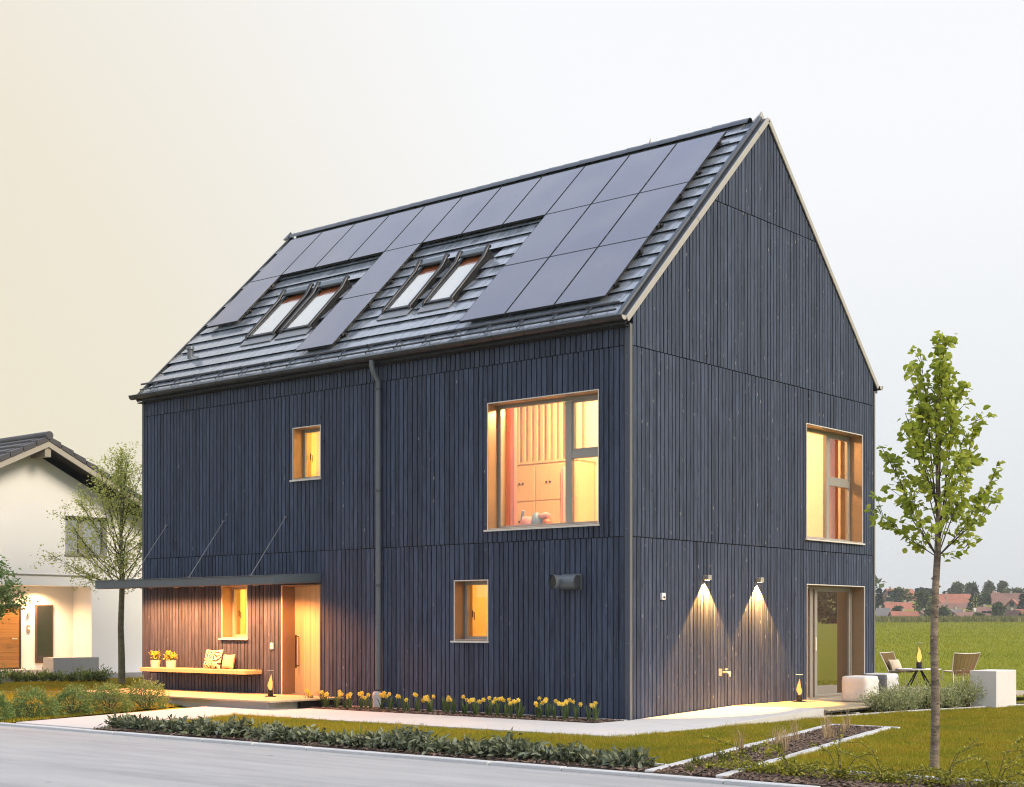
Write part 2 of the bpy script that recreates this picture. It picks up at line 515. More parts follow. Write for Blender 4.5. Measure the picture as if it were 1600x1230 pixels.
m_bark2 = M('mossy_bark', (0.19, 0.18, 0.10), 0.9, 0, 0.35, 5, 0.8, 22, 0.01, (1, 1, 2.0))
m_twig = M('dark_twig', (0.06, 0.045, 0.035), 0.85, 0, 0.25)
m_leafA = leaf_mat('lime_tree_leaf', (0.23, 0.30, 0.026), (0.46, 0.50, 0.07), 0.45, 0.45)
m_leafB = leaf_mat('fresh_spring_leaf', (0.42, 0.46, 0.09), (0.62, 0.62, 0.20), 0.45, 0.5)
m_leafC = leaf_mat('grey_green_shrub_leaf', (0.095, 0.17, 0.045), (0.26, 0.37, 0.12), 0.36, 0.5)
m_leafD = leaf_mat('sage_leaf', (0.070, 0.090, 0.042), (0.225, 0.25, 0.155), 0.15, 0.42, None, 0.4)
m_leafE = leaf_mat('yellow_green_creeper_leaf', (0.14, 0.16, 0.018), (0.42, 0.38, 0.04), 0.3, 0.5)
m_leafF = leaf_mat('silver_green_shrub_leaf', (0.20, 0.25, 0.07), (0.55, 0.56, 0.33), 0.35, 0.5)
m_strap = leaf_mat('daffodil_leaf', (0.07, 0.12, 0.03), (0.13, 0.18, 0.06), 0.25, 0.5)
m_petal = leaf_mat('daffodil_petal', (0.92, 0.68, 0.09), (0.95, 0.78, 0.22), 0.35, 0.6)
m_corona = leaf_mat('daffodil_corona', (0.85, 0.55, 0.05), (0.88, 0.62, 0.08), 0.3, 0.6)
m_dry = leaf_mat('dry_grass', (0.38, 0.27, 0.14), (0.55, 0.42, 0.25), 0.3, 0.7)
m_tuft = leaf_mat('green_grass_tuft', (0.07, 0.10, 0.015), (0.16, 0.16, 0.03), 0.3, 0.6)
m_far = leaf_mat('far_foliage', (0.055, 0.085, 0.025), (0.115, 0.15, 0.045), 0.2, 0.8)
m_fard = leaf_mat('far_conifer', (0.020, 0.034, 0.016), (0.045, 0.062, 0.030), 0.1, 0.8)
m_redroof = M('far_red_roof', (0.33, 0.125, 0.075), 0.85, 0, 0.2, 0.4)
m_brownroof = M('far_brown_roof', (0.21, 0.115, 0.085), 0.85, 0, 0.2, 0.4)
m_greyroof = M('far_grey_roof', (0.16, 0.15, 0.145), 0.85, 0, 0.2, 0.4)
m_farwall = M('far_pale_wall', (0.55, 0.50, 0.42), 0.9, 0, 0.08, 0.4)
m_barnwall = M('far_weathered_boards', (0.36, 0.32, 0.26), 0.9, 0, 0.15, 0.4)
m_farwin = M('far_dark_window', (0.03, 0.03, 0.035), 0.3)

WARM = (1.0, 0.60, 0.25)
# ================================================================== ground
def sheet(name, pts, z, mat, kind='structure', thick=0.0, bevel=0.0):
    mb = MB()
    if thick:
        mb.prism([(p[0], p[1], z - thick) for p in pts], (0, 0, thick))
    else:
        mb.add([(p[0], p[1], z) for p in pts], [tuple(range(len(pts)))])
    o = mb.build(name, mat, None, False, bevel)
    if not thick:
        # face up
        if o.data.polygons[0].normal.z < 0: o.data.flip_normals()
    o['kind'] = kind
    return o

def terrain_z(x, y):
    d = math.hypot(x - CAM.x, y - CAM.y)
    z = -0.045
    if y < -6.35: z = -0.13
    if d > 45: z += 2.6 * min(1, (d - 45) / 340) ** 1.35
    if d > 385: z += .061 * min(155, d - 385)
    if d > 540: z += (d - 540) * 0.004
    return z
def make_terrain():
    rings = [0.5, 3, 6, 9, 12, 14, 16, 18, 20, 24, 28, 33, 40, 48, 60, 75, 95, 120, 150, 190, 235, 290, 340, 365, 385, 400, 430, 460, 500, 540, 600, 700, 1000, 1600, 2600, 4200]
    n = 120
    V = [(CAM.x, CAM.y, -0.13)]; F = []
    for q in rings:
        for k in range(n):
            a = 2 * PI * k / n
            x = CAM.x + q * math.cos(a); y = CAM.y + q * math.sin(a)
            V.append((x, y, terrain_z(x, y)))
    for k in range(n): F.append((0, 1 + k, 1 + (k + 1) % n))
    for i in range(len(rings) - 1):
        for k in range(n):
            k2 = (k + 1) % n
            F.append((1 + i * n + k, 1 + (i + 1) * n + k, 1 + (i + 1) * n + k2, 1 + i * n + k2))
    mb = MB(); mb.add(V, F)
    o = mb.build('ground', m_field, None, True)
    if o.data.polygons[10].normal.z < 0: o.data.flip_normals()
    o['kind'] = 'structure'
make_terrain()

sheet('road', [(-70, -24), (60, -24), (60, -6.55), (-70, -6.55)], -0.055, m_asph)
# kerb stones along the road
kerb = box('kerb', m_kerb, None, -40, 30, -6.535, -6.44, -0.2, -0.05)
tag(kerb, kind='structure')
_ks = MB().box(-0.496, 0.496, -6.55, -6.425, -0.18, -0.016).mesh('kerb_stone', m_kerb, False, 0.008)
for i in range(-16, 12):
    o = bpy.data.objects.new('kerb_stone', _ks); COL.objects.link(o); o.parent = kerb
    o.location = (i + 0.25, rnd.uniform(-0.004, 0.004), rnd.uniform(-0.003, 0.003)); o.rotation_euler = (0, 0, rnd.uniform(-.003, .003))

# slanted bed and edging stones
def A_(y): return 4.69 - (y + 6.2) * (4.69 - 2.87) / 7.3
def B_(y): return 5.62 - (y + 6.2) * (5.62 - 3.86) / 7.3
def edging(name, p, q, wdt, z0, z1, n):
    """a run of edging stones from p to q"""
    root = MB().prism([(p[0], p[1], z0), (q[0], q[1], z0), (q[0] + 0.02, q[1] + 0.02, z0), (p[0] + 0.02, p[1] + 0.02, z0)], (0, 0, (z1 - z0) * .5)).build(name, m_kerb)
    root['kind'] = 'structure'
    p = Vector((*p, 0)); q = Vector((*q, 0)); d = (q - p); L = d.length; d.normalize(); s = Vector((-d.y, d.x, 0)) * (wdt / 2)
    for i in range(n):
        a = p + d * (L * i / n + 0.003); b = p + d * (L * (i + 1) / n - 0.003)
        dz = rnd.uniform(-.003, .003)
        poly = [a - s, b - s, b + s, a + s]
        MB().prism([(v.x, v.y, z0) for v in poly], (0, 0, z1 - z0 + dz)).build('edging_stone', m_kerb, root, False, 0.006)
    return root
edging('bed_edging', (A_(-6.4) + .04, -6.4), (A_(1.05) + .04, 1.05), 0.10, -0.2, 0.012, 8)
edging('bed_edging', (B_(-6.4) - .04, -6.4), (B_(1.05) - .04, 1.05), 0.10, -0.2, 0.012, 8)
edging('bed_edging', (A_(1.15), 1.15), (B_(1.15) + 0.12, 1.15), 0.09, -0.2, 0.010, 1)
edging('lawn_edging', (-5.05, -5.72), (A_(-5.7) - .05, -5.70), 0.06, -0.2, 0.004, 9)
edging('lawn_edging', (B_(-5.25) + .06, -5.25), (13, -5.25), 0.07, -0.2, 0.02, 8)
edging('terrace_edging', (1.93, 2.2), (2.25, 5.0), 0.07, -0.2, 0.012, 3)
edging('terrace_edging', (2.26, 5.03), (3.3, 9.4), 0.07, -0.2, 0.012, 4)

# soil strips
sheet('flower_bed', [(A_(-6.43), -6.43), (B_(-6.43), -6.43), (B_(1.12), 1.12), (A_(1.12), 1.12)], -0.012, m_soil)
sheet('flower_bed', [(-5.0, -6.43), (A_(-6.43), -6.43), (A_(-5.72), -5.72), (-5.2, -5.72)], -0.014, m_soil)
sheet('flower_bed', [(B_(-6.43), -6.43), (14, -6.43), (14, -5.28), (B_(-5.28), -5.28)], -0.014, m_soil)
sheet('flower_bed', [(-6.9, -1.0), (0.0, -0.92), (0.02, -0.02), (-6.9, -0.02)], -0.006, m_soil)
sheet('flower_bed', [(1.95, 2.4), (2.27, 5.0), (3.2, 9.3), (2.3, 9.3), (1.9, 5.0), (1.8, 3.0)], -0.014, m_soil)
# gravel/plinth strip along the house foot
box('plinth_strip', m_concrete, None, -6.4, -0.02, -0.13, -0.035, -0.15, 0.008)['kind'] = 'structure'

# lawn sheets (3 cm above the terrain)
LAWN1 = [(-5.2, -5.70), (A_(-5.7), -5.70), (A_(1.15), 1.15), (B_(1.15) + .1, 1.15), (3.95, 1.2), (4.5, 9.0), (3.3, 9.0), (2.25, 5.0), (1.9, 2.3), (1.75, -2.95), (-5.95, -2.95)]
sheet('lawn', LAWN1, -0.020, m_lawn)
LAWN2 = [(B_(-5.2), -5.2), (14, -5.2), (16, 9.0), (3.9, 9.0), (B_(1.15), 1.15)]
sheet('lawn', LAWN2, -0.022, m_lawn)
LAWN3 = [(-40, -6.43), (-7.2, -6.43), (-9.2, -1.2), (-12.9, -1.2), (-13.0, 9.0), (-40, 9.0)]
sheet('lawn', LAWN3, -0.024, m_lawn)

# concrete path: along the front and out to the road at a slant, in slabs
path = sheet('path', [(-8.3, -1.4), (-6.3, -1.55), (-6.3, -1.02), (0.0, -0.94), (0.02, -0.01), (0.3, -0.01), (1.78, -0.6), (1.80, -2.83), (-5.83, -2.98), (-4.93, -6.42), (-6.95, -6.42)], 0.0, m_path, 'structure', 0.15, 0.004)
# the ramp beside the gable
rb = MB()
ya, yb = -0.6, 2.95
rb.add([(0.03, -0.005, 0.003), (1.80, ya, 0.002), (1.80, yb, 0.118), (0.03, yb, 0.097),
        (0.03, -0.005, -.2), (1.80, ya, -.2), (1.80, yb, -.2), (0.03, yb, -.2)],
       [(0, 1, 2, 3), (4, 7, 6, 5), (0, 4, 5, 1), (1, 5, 6, 2), (2, 6, 7, 3), (3, 7, 4, 0)])
tag(rb.build('ramp', m_path, None, False, 0.004), kind='structure')

# ---- grass blades
def inpoly(P, poly):
    x, y = P[:, 0], P[:, 1]; c = np.zeros(len(P), bool); n = len(poly)
    for i in range(n):
        x1, y1 = poly[i]; x2, y2 = poly[(i + 1) % n]
        k = ((y1 > y) != (y2 > y)) & (x < (x2 - x1) * (y - y1) / (y2 - y1 + 1e-12) + x1)
        c ^= k
    return c
def in_view(P, margin=60):
    dx = P[:, 0] - CAM.x; dy = P[:, 1] - CAM.y
    d = dx * FV.x + dy * FV.y; s = dx * RV.x + dy * RV.y
    u = 800 + FPX * s / np.maximum(d, .1)
    return (d > 1) & (u > -margin) & (u < 1600 + margin), d
def blades(name, poly, z, density, hgt, wid, mat, lim=None, falloff=None, label=None, holes=()):
    xs = [p[0] for p in poly]; ys = [p[1] for p in poly]
    area = (max(xs) - min(xs)) * (max(ys) - min(ys))
    n = int(area * density)
    P = np.stack([nrs.uniform(min(xs), max(xs), n), nrs.uniform(min(ys), max(ys), n)], 1)
    P = P[inpoly(P, poly)]
    v, d = in_view(P, 200)
    P = P[v]; d = d[v]
    for h in holes: 
        k = ~inpoly(P, h); P = P[k]; d = d[k]
    if falloff:
        keep = nrs.rand(len(P)) < np.minimum(1, (falloff / d) ** 2); P = P[keep]; d = d[keep]
    n = len(P)
    a = nrs.uniform(0, 2 * PI, n); h = hgt * nrs.uniform(.5, 1.25, n); ww = wid * nrs.uniform(.7, 1.3, n)
    if falloff:
        k = np.maximum(1, d / falloff); ww = ww * k; h = h * np.minimum(1.6, k ** .5)
    patch = np.sin(P[:, 0] * 1.3 + np.sin(P[:, 1] * .9) * 2) * np.sin(P[:, 1] * 1.7 + P[:, 0] * .4)
    fine = np.sin(P[:, 0] * 9.1 + 3 * np.sin(P[:, 1] * 4.3)) * np.sin(P[:, 1] * 11.3 + 2 * np.sin(P[:, 0] * 5.7))
    h = h * (1 + .25 * patch + .35 * fine); patch = patch + .7 * fine
    tall = nrs.rand(n) < .012; h = np.where(tall, h * 2.1, h)
    zz = np.array([z] * n) if not callable(z) else np.array([z(p[0], p[1]) for p in P])
    b = np.stack([P[:, 0], P[:, 1], zz], 1)
    s = np.stack([np.cos(a), np.sin(a), np.zeros(n)], 1) * ww[:, None] / 2
    l = nrs.uniform(-.6, .6, (n, 2)) * h[:, None]
    tip = b + np.stack([l[:, 0], l[:, 1], h], 1)
    V = np.empty((n * 3, 3)); V[0::3] = b - s; V[1::3] = b + s; V[2::3] = tip
    F = np.arange(n * 3).reshape(-1, 3)
    r = np.repeat(np.clip(.5 + .25 * patch + nrs.normal(0, .22, n), 0, 1), 3)
    o = npmesh(name, V, F, mat, None, r, 'stuff')
    tag(o, label, 'grass')
    return o
blades('lawn_grass', LAWN1, -0.022, 3800, 0.040, 0.007, m_blade, label='short green grass of the lawn between path and sage hedge')
blades('lawn_grass', LAWN2, -0.024, 3400, 0.040, 0.008, m_blade, label='short yellowish grass of the lawn around the young tree')
blades('lawn_grass', LAWN3, -0.026, 900, 0.045, 0.016, m_blade, label='short grass of the lawn in front of the white neighbouring house')
def meadow():
    q = np.random.RandomState(3); n = 150000
    D = np.exp(q.uniform(math.log(29), math.log(340), n)); k = q.uniform(.10, .52, n)
    P = np.stack([CAM.x + FV.x * D + RV.x * k * D, CAM.y + FV.y * D + RV.y * k * D], 1)
    keep = (P[:, 1] > 9.05) & ~((P[:, 0] > -3.4) & (P[:, 0] < 2.6) & (P[:, 1] < 12.1)); P = P[keep]; D = D[keep]; n = len(P)
    z = np.array([terrain_z(p[0], p[1]) for p in P]) - .01
    sc_ = np.maximum(1, D / 34); h = .075 * sc_ ** .62 * q.uniform(.5, 1.3, n); w_ = .016 * sc_ * q.uniform(.7, 1.3, n)
    a = q.uniform(0, 2 * PI, n); b = np.stack([P[:, 0], P[:, 1], z], 1)
    s_ = np.stack([np.cos(a), np.sin(a), np.zeros(n)], 1) * w_[:, None] / 2
    l = q.uniform(-.7, .7, (n, 2)) * h[:, None]
    V = np.empty((n * 3, 3)); V[0::3] = b - s_; V[1::3] = b + s_; V[2::3] = b + np.stack([l[:, 0], l[:, 1], h], 1)
    pt_ = .5 + .3 * np.sin(P[:, 0] * .31 + 2 * np.sin(P[:, 1] * .13)) * np.sin(P[:, 1] * .23)
    o = npmesh('meadow_grass', V, np.arange(n * 3).reshape(-1, 3), m_mblade, None, np.repeat(np.clip(pt_ + q.normal(0, .25, n), 0, 1), 3), 'stuff')
    tag(o, 'olive green meadow grass stretching out behind the house', 'grass')
m_mblade = leaf_mat('meadow_blade', (0.20, 0.235, 0.018), (0.34, 0.33, 0.032), 0.3, 0.7, None, 0.15)
meadow()

# ================================================================== the timber house
L, W = 12.6, 8.48
Z1, Z2, Z3 = 2.88, 5.88, 8.69
house = thing('timber_house', 'tall dark timber-clad house with steep tiled roof, solar panels and glowing windows', 'house')
KS = .98; CA = 1 / math.sqrt(1 + KS * KS); SA = KS * CA; Z0R = 6.358     # roof pitch
def roof_line(y): return (y if y < W / 2 else W - y) * KS + 6.315
def pxarea(p, a):
    d = (Vector(p) - CAM).dot(FV)
    return a * (FPX / d) ** 2

def emit_pieces(pieces, name, mat, parent, cap, bevel=0.0):
    """pieces: list of (area, MB). The `cap` that show largest become objects, the rest one part"""
    pieces.sort(key=lambda q: -q[0])
    for a, mb in pieces[:cap]:
        mb.build(name, mat, parent, False, bevel)
    if pieces[cap:]:
        al = MB()
        for a, mb in pieces[cap:]:
            al.add(mb.v, mb.f, 0.0); al.a[-len(mb.v):] = mb.a
        o = al.build(name + '_run', mat, parent); o['kind'] = 'stuff'

# openings: (u0, u1, z0, z1)
F_OPEN = {'stair': (-7.85, -7.075, 4.24, 5.24), 'porch': (-9.965, -9.185, 1.215, 2.27), 'low': (-3.70, -2.925, 1.21, 2.255),
          'big': (-2.94, -0.60, 3.09, 5.24), 'door': (-8.16, -7.08, -0.05, 2.25)}
G_OPEN = {'upper': (5.645, 7.915, 3.09, 5.24), 'terrace': (5.66, 8.0, 0.02, 2.25)}

def cells(u0, u1, z0, z1, holes):
    us = sorted({u0, u1, *[h[0] for h in holes], *[h[1] for h in holes]})
    zs = sorted({z0, z1, *[h[2] for h in holes if z0 < h[2] < z1], *[h[3] for h in holes if z0 < h[3] < z1]})
    us = [u for u in us if u0 <= u <= u1]; res = []
    for i in range(len(us) - 1):
        for j in range(len(zs) - 1):
            cu = (us[i] + us[i + 1]) / 2; cz = (zs[j] + zs[j + 1]) / 2
            if not any(h[0] < cu < h[1] and h[2] < cz < h[3] for h in holes):
                res.append((us[i], us[i + 1], zs[j], zs[j + 1]))
    return res

fw = MB()
for (a, b, c, d) in cells(-L + .03, -0.03, -0.15, 6.24, list(F_OPEN.values())):
    fw.box(a, b, 0.034, 0.30, c, d)
front_wall = fw.build('front_wall', m_back, house)
gw = MB()
for (a, b, c, d) in cells(0.301, W - .03, -0.15, 6.3, list(G_OPEN.values())):
    gw.box(-0.30, -0.034, a, b, c, d)
gw.prism([(-0.30, 0.15, 6.3), (-0.30, W - .15, 6.3), (-0.30, W / 2, 10.35)], (0.266, 0, 0))
gable_wall = gw.build('gable_wall', m_back, house)
bw = MB(); bw.box(-L + .03, -0.301, W - .30, W - .03, -0.15, 6.3); bw.box(-L + .03, -L + .3, .301, W - .301, -0.15, 6.3)
bw.prism([(-L + .03, 0.15, 6.3), (-L + .03, W - .15, 6.3), (-L + .03, W / 2, 10.35)], (0.27, 0, 0))
bw.build('rear_wall', m_board, house)

WIDTHS = [0.096, 0.102, 0.106, 0.112]
def board_cols(u0, u1, stops):
    """board edges between u0 and u1, never crossing a stop"""
    cols = []
    s = sorted([u0, u1] + [q for q in stops if u0 + .03 < q < u1 - .03])
    for a, b in zip(s[:-1], s[1:]):
        n = max(1, round((b - a) / 0.108)); ws = [rnd.choice(WIDTHS) for _ in range(n)]
        k = (b - a) / sum(ws); u = a
        for q in ws:
            cols.append((u, u + q * k)); u += q * k
    return cols
GAP = 0.0100
fpieces = []
for bi, (z0, z1) in enumerate([(0.0, Z1 - .008), (Z1 + .008, Z2 - .008), (Z2 + .008, 6.26)]):
    holes = [h for h in F_OPEN.values() if h[3] > z0 and h[2] < z1]
    for (a, b) in board_cols(-L + .075, -0.105, [h[0] for h in holes] + [h[1] for h in holes]):
        spans = [(z0, z1)]
        for h in holes:
            if h[0] - .001 < (a + b) / 2 < h[1] + .001:
                ns = []
                for (p, q) in spans:
                    if h[2] > p + .02: ns.append((p, min(q, h[2])))
                    if h[3] < q - .02: ns.append((max(p, h[3]), q))
                spans = ns
        for (p, q) in spans:
            if q - p < .03: continue
            r = rnd.random(); dy = rnd.choice([0, 0, .0, .002, .004]); ch = .003
            a2, b2 = a + GAP, b - GAP
            mb = MB()
            mb.prism([(a2, .032, p), (a2, dy + ch, p), (a2 + ch, dy, p), (b2 - ch, dy, p), (b2, dy + ch, p), (b2, .032, p)], (0, 0, q - p), r)
            fpieces.append((pxarea(((a + b) / 2, 0, (p + q) / 2), (b - a) * (q - p) * .72), mb, 0))
gpieces = []
for (z0, z1) in [(0.0, Z1 - .008), (Z1 + .008, Z2 - .008), (Z2 + .008, Z3 - .008), (Z3 + .008, 11)]:
    holes = [h for h in G_OPEN.values() if h[3] > z0 and h[2] < z1]
    lo, hi = 0.085, W - 0.07
    for (a, b) in board_cols(lo, hi, [h[0] for h in holes] + [h[1] for h in holes] + [W / 2]):
        spans = [(z0, z1)]
        for h in holes:
            if h[0] - .001 < (a + b) / 2 < h[1] + .001:
                ns = []
                for (p, q) in spans:
                    if h[2] > p + .02: ns.append((p, min(q, h[2])))
                    if h[3] < q - .02: ns.append((max(p, h[3]), q))
                spans = ns
        for (p, q) in spans:
            a2, b2 = a + GAP, b - GAP
            qa, qb = min(q, roof_line(a2)), min(q, roof_line(b2))
            if max(qa, qb) - p < .04: continue
            qa = max(qa, p + .005); qb = max(qb, p + .005)
            r = rnd.random(); dx = -rnd.choice([0, 0, 0, .002, .005]); ch = .003
            prof = [(-.032, a2), (dx - ch, a2), (dx, a2 + ch), (dx, b2 - ch), (dx - ch, b2), (-.032, b2)]
            mb = MB()
            vs = [(x, y, p) for x, y in prof] + [(x, y, qa + (qb - qa) * (y - a2) / (b2 - a2)) for x, y in prof]
            mb.add(vs, [tuple(range(5, -1, -1)), tuple(range(6, 12))] + [(i, (i + 1) % 6, 6 + (i + 1) % 6, 6 + i) for i in range(6)], r)
            gpieces.append((pxarea((0, (a + b) / 2, (p + q) / 2 if q < 11 else p + .5), (b - a) * ((qa + qb) / 2 - p) * .6), mb, 1))
allp = sorted(fpieces + gpieces, key=lambda q: -q[0])
cut = allp[min(290, len(allp) - 1)][0]
fp = [(a, m) for a, m, k in fpieces]; gp = [(a, m) for a, m, k in gpieces]
emit_pieces(fp, 'cladding_board', m_board, front_wall, sum(1 for a, m in fp if a > cut))
emit_pieces(gp, 'cladding_board', m_board, gable_wall, sum(1 for a, m in gp if a > cut))

# corner boards
m_corner = M('smooth_blue_grey_corner', (0.050, 0.062, 0.095), 0.5, 0, 0.1, 5, 0.2, 50, .003, (8, 8, 1))
m_corner2 = M('light_grey_corner_board', (0.135, 0.130, 0.125), 0.6, 0, 0.15, 5, 0.3, 50, .003, (8, 8, 1))  # lighter and greyer than the corner boards on the front
box('corner_board', m_corner, house, -0.098, -0.002, -0.006, 0.032, 0.0, 6.22)
box('corner_board', m_corner2, house, -0.040, 0.005, -0.004, 0.066, 0.0, 6.21)
box('corner_board', m_corner2, house, -0.040, 0.005, W - .056, W + .004, 0.0, 6.17)
box('corner_board', m_corner, house, -L - .004, -L + .07, -0.006, 0.032, 0.0, 6.22)
sm = MB().lathe([(0.004, 0), (0.007, .002), (0.0, .004)], 8).mesh('screw', m_trim)
for z in (.35, 1.2, 2.05, 3.0, 3.9, 4.8, 5.7):
    o = bpy.data.objects.new('screw', sm); COL.objects.link(o); o.parent = house
    o.location = (-.05, -.006, z); o.rotation_euler = (PI / 2, 0, 0)

# ------------------------------------------------------------------ roof
def RZ(y): return KS * y + Z0R
def RP(x, y, h): return (x, y - h * SA, RZ(y) + h * CA)
XL, XR = -L - 0.03, 0.0
YE = -0.11
rf = MB()
rf.prism([(XL, YE, RZ(YE)), (XL, W / 2, RZ(W / 2)), (XL, W - YE, RZ(YE)), (XL, W - YE, RZ(YE) - .06), (XL, W / 2, RZ(W / 2) - .10), (XL, YE, RZ(YE) - .06)], (XR - XL, 0, 0))
roof = rf.build('roof', m_gut, house)
# tiles
TW, TD = 0.2235, 0.25
tl = MB()
hw = TW / 2 - .0055
tl.hexa([(-hw, *RP(0, .040, .006)[1:]), (hw, *RP(0, .040, .006)[1:]), (hw, *RP(0, TD + .02, .002)[1:]), (-hw, *RP(0, TD + .02, .002)[1:]),
         (-hw, *RP(0, 0, .062)[1:]), (hw, *RP(0, 0, .062)[1:]), (hw, *RP(0, TD + .02, .022)[1:]), (-hw, *RP(0, TD + .02, .022)[1:])])
tl.v = [(x, y, z - Z0R) for x, y, z in tl.v]
tile_me = tl.mesh('roof_tile', m_tile, False, 0.004)
PC = 1.0618; PX0 = -12.30
def covered(x, y):
    """under a solar panel"""
    c = int((x - PX0) // PC)
    if c < 0 or c > 10: return False
    if 2.70 < y < 3.70: return True
    if 1.48 < y < 2.66 and c in (0, 4, 8, 9, 10): return True
    if 0.26 < y < 1.44 and c in (4, 8, 9, 10): return True
    return False
SKY_C = [(-9.93, .45), (-8.86, .45), (-6.03, .375), (-4.98, .375)]
def in_sky(x, y):
    return 1.0 < y + .125 < 2.12 and any(abs(x - c) < k_ + .03 for c, k_ in SKY_C)
tiles = []
row = 0
ys = [YE - .03]
k = 0.467 - 2 * TD
while k < 4.05: ys.append(k); k += TD
for ri, y in enumerate(ys):
    x = XL + TW / 2 + (TW / 2 if ri % 2 else 0)
    while x < XR - .17:
        if not in_sky(x, y):
            a = 0 if covered(x, y) else pxarea(RP(x, y, 0), TW * TD)
            tiles.append((a + rnd.random() * .01, x, y))
        x += TW
tiles.sort(key=lambda q: -q[0])
for a, x, y in tiles[:295]:
    o = bpy.data.objects.new('roof_tile', tile_me); COL.objects.link(o); o.parent = roof
    o.location = (x, y, RZ(y)); o.rotation_euler = (rnd.gauss(0, .006), rnd.gauss(0, .006), rnd.gauss(0, .003))
al = MB()
for a, x, y in tiles[295:]:
    al.add([(vx + x, vy + y, vz + RZ(y)) for vx, vy, vz in tl.v], tl.f)
o = al.build('roof_tile_field', m_tile, roof); o['kind'] = 'stuff'
# ridge caps
rc = MB()
pr = [(-.13, -.07), (-.09, .0), (-.04, .045), (0, .055), (.04, .045), (.09, 0), (.13, -.07)]
rc.add([(0, a, b) for a, b in pr] + [(.40, a * .94, b * .94 - .004) for a, b in pr], [(i, i + 1, 8 + i, 7 + i) for i in range(6)])
rc_me = rc.mesh('ridge_cap', m_dark, 50)
zr = RZ(W / 2) + .065
for i in range(32):
    o = bpy.data.objects.new('ridge_cap', rc_me); COL.objects.link(o); o.parent = roof
    o.location = (XL + .01 + i * .383, W / 2, zr + rnd.uniform(-.002, .002))
for xx in (XR - .02, XL + .02):
    e = MB(); e.add([(xx - .22, W / 2 - .14, zr - .09), (xx - .07, W / 2 - .14, zr - .09), (xx - .07, W / 2 + .14, zr - .09), (xx - .22, W / 2 + .14, zr - .09), (xx - .10, W / 2, zr + .115)],
                    [(0, 1, 2, 3), (0, 1, 4), (1, 2, 4), (2, 3, 4), (3, 0, 4)])
    e.build('ridge_end_cap', m_trim if xx > -1 else m_dark, roof)
e = MB().lathe([(.05, 0), (.045, .02), (.0, .16)], 6, (-2.6, W / 2 + .1, zr + .03)).build('ridge_spike', m_trim, roof)

# verge trims on the gable
def slope_bar(x0, x1, ya, yb, h0, h1, rear=False):
    P = [RP(x, y, h) for (x, y, h) in ((x0, ya, h0), (x1, ya, h0), (x1, yb, h0), (x0, yb, h0), (x0, ya, h1), (x1, ya, h1), (x1, yb, h1), (x0, yb, h1))]
    if rear: P = [(x, W - y, z) for x, y, z in P]
    return MB().hexa(P)
segs = [(-.10, 1.92), (1.925, 3.90), (3.905, 4.24)]
for a, b in segs:
    slope_bar(.006, .032, a, b, -.048, .045).build('verge_trim', m_trim, roof, False, .004)
    slope_bar(-.14, .0055, a, b, .001, .032).build('verge_flashing', m_dark, roof)
    t_ = MB().tube([RP(-.135, a, .060), RP(-.135, b, .060)], .050, 10).build('verge_roll', m_dark, roof, 40)
for a, b in segs[:2] + [(3.905, 4.235)]:
    slope_bar(.006, .032, a, b, -.048, .045, True).build('verge_trim', m_trim, roof, False, .004)
    slope_bar(-.14, .0055, a, b, .001, .05, True).build('verge_flashing', m_dark, roof)
slope_bar(XL - .04, XL - .002, -.12, 4.24, -.06, .07).build('verge_trim', m_dark, roof)
box('eave_soffit', m_dark, roof, XL, .0, W + .001, W - YE, 6.15, 6.185)
box('eave_soffit', m_back, roof, XL, -.001, -.11, -.0005, 6.16, 6.18)

# gutters
def gutter(yc, zc, sgn):
    g = MB(); n = 10; x0, x1 = -12.71, .035
    vs = []; r_o, r_i = .078, .070
    for x in (x0, x1):
        for k in range(n + 1):
            a = PI + PI * k / n
            vs.append((x, yc + r_o * math.cos(a), zc + r_o * math.sin(a)))
        for k in range(n, -1, -1):
            a = PI + PI * k / n
            vs.append((x, yc + r_i * math.cos(a), zc + r_i * math.sin(a)))
    m = 2 * (n + 1)
    g.add(vs, [(i, (i + 1) % m, m + (i + 1) % m, m + i) for i in range(m)] + [tuple(range(m)), tuple(range(2 * m - 1, m - 1, -1))])
    o = g.build('gutter', m_gut, house, 40)
    for x in (x0 + .004, x1 - .004):
        c = MB(); c.add([(x, yc + .074 * math.cos(PI + PI * k / n), zc + .074 * math.sin(PI + PI * k / n)) for k in range(n + 1)], [tuple(range(n + 1))])
        c.build('gutter_end', m_trim if x > -1 else m_dark, o)
    MB().tube([(x0, yc - sgn * .078, zc + .004), (x1, yc - sgn * .078, zc + .004)], .009, 8).build('gutter_bead', m_pipe, o, 40)
    k = -12.5
    while k < 0:
        b = MB()
        pts = [(k, yc + .083 * math.cos(PI + PI * q / 8), zc + .083 * math.sin(PI + PI * q / 8)) for q in range(9)]
        b.tube(pts, .006, 5); b.build('gutter_bracket', m_gut, o); k += .66
    return o
gut = gutter(-.195, 6.305, 1)
gutter(W + .215, 6.30, -1)
dp = MB()
px, py = -5.49, -.065
dp.tube([(px - .03, -.195, 6.24), (px - .03, -.195, 6.14), (px - .025, -.175, 6.06), (px - .01, -.12, 5.95), (px, py, 5.88), (px, py, 5.72), (px, py, .33)], .050, 14)
dpo = dp.build('downpipe', m_pipe, house, 40)
for z in (5.73, 3.9, 2.2):
    MB().tube([(px, py, z - .02), (px, py, z + .02)], .062, 14).build('pipe_clamp', m_dark, dpo, 40)
MB().lathe([(.05, 0), (.085, 0.0), (.085, .26), (.078, .29), (.06, .31)], 16, (px, py - .03, -.02)).build('standpipe', m_concrete, dpo, 40)

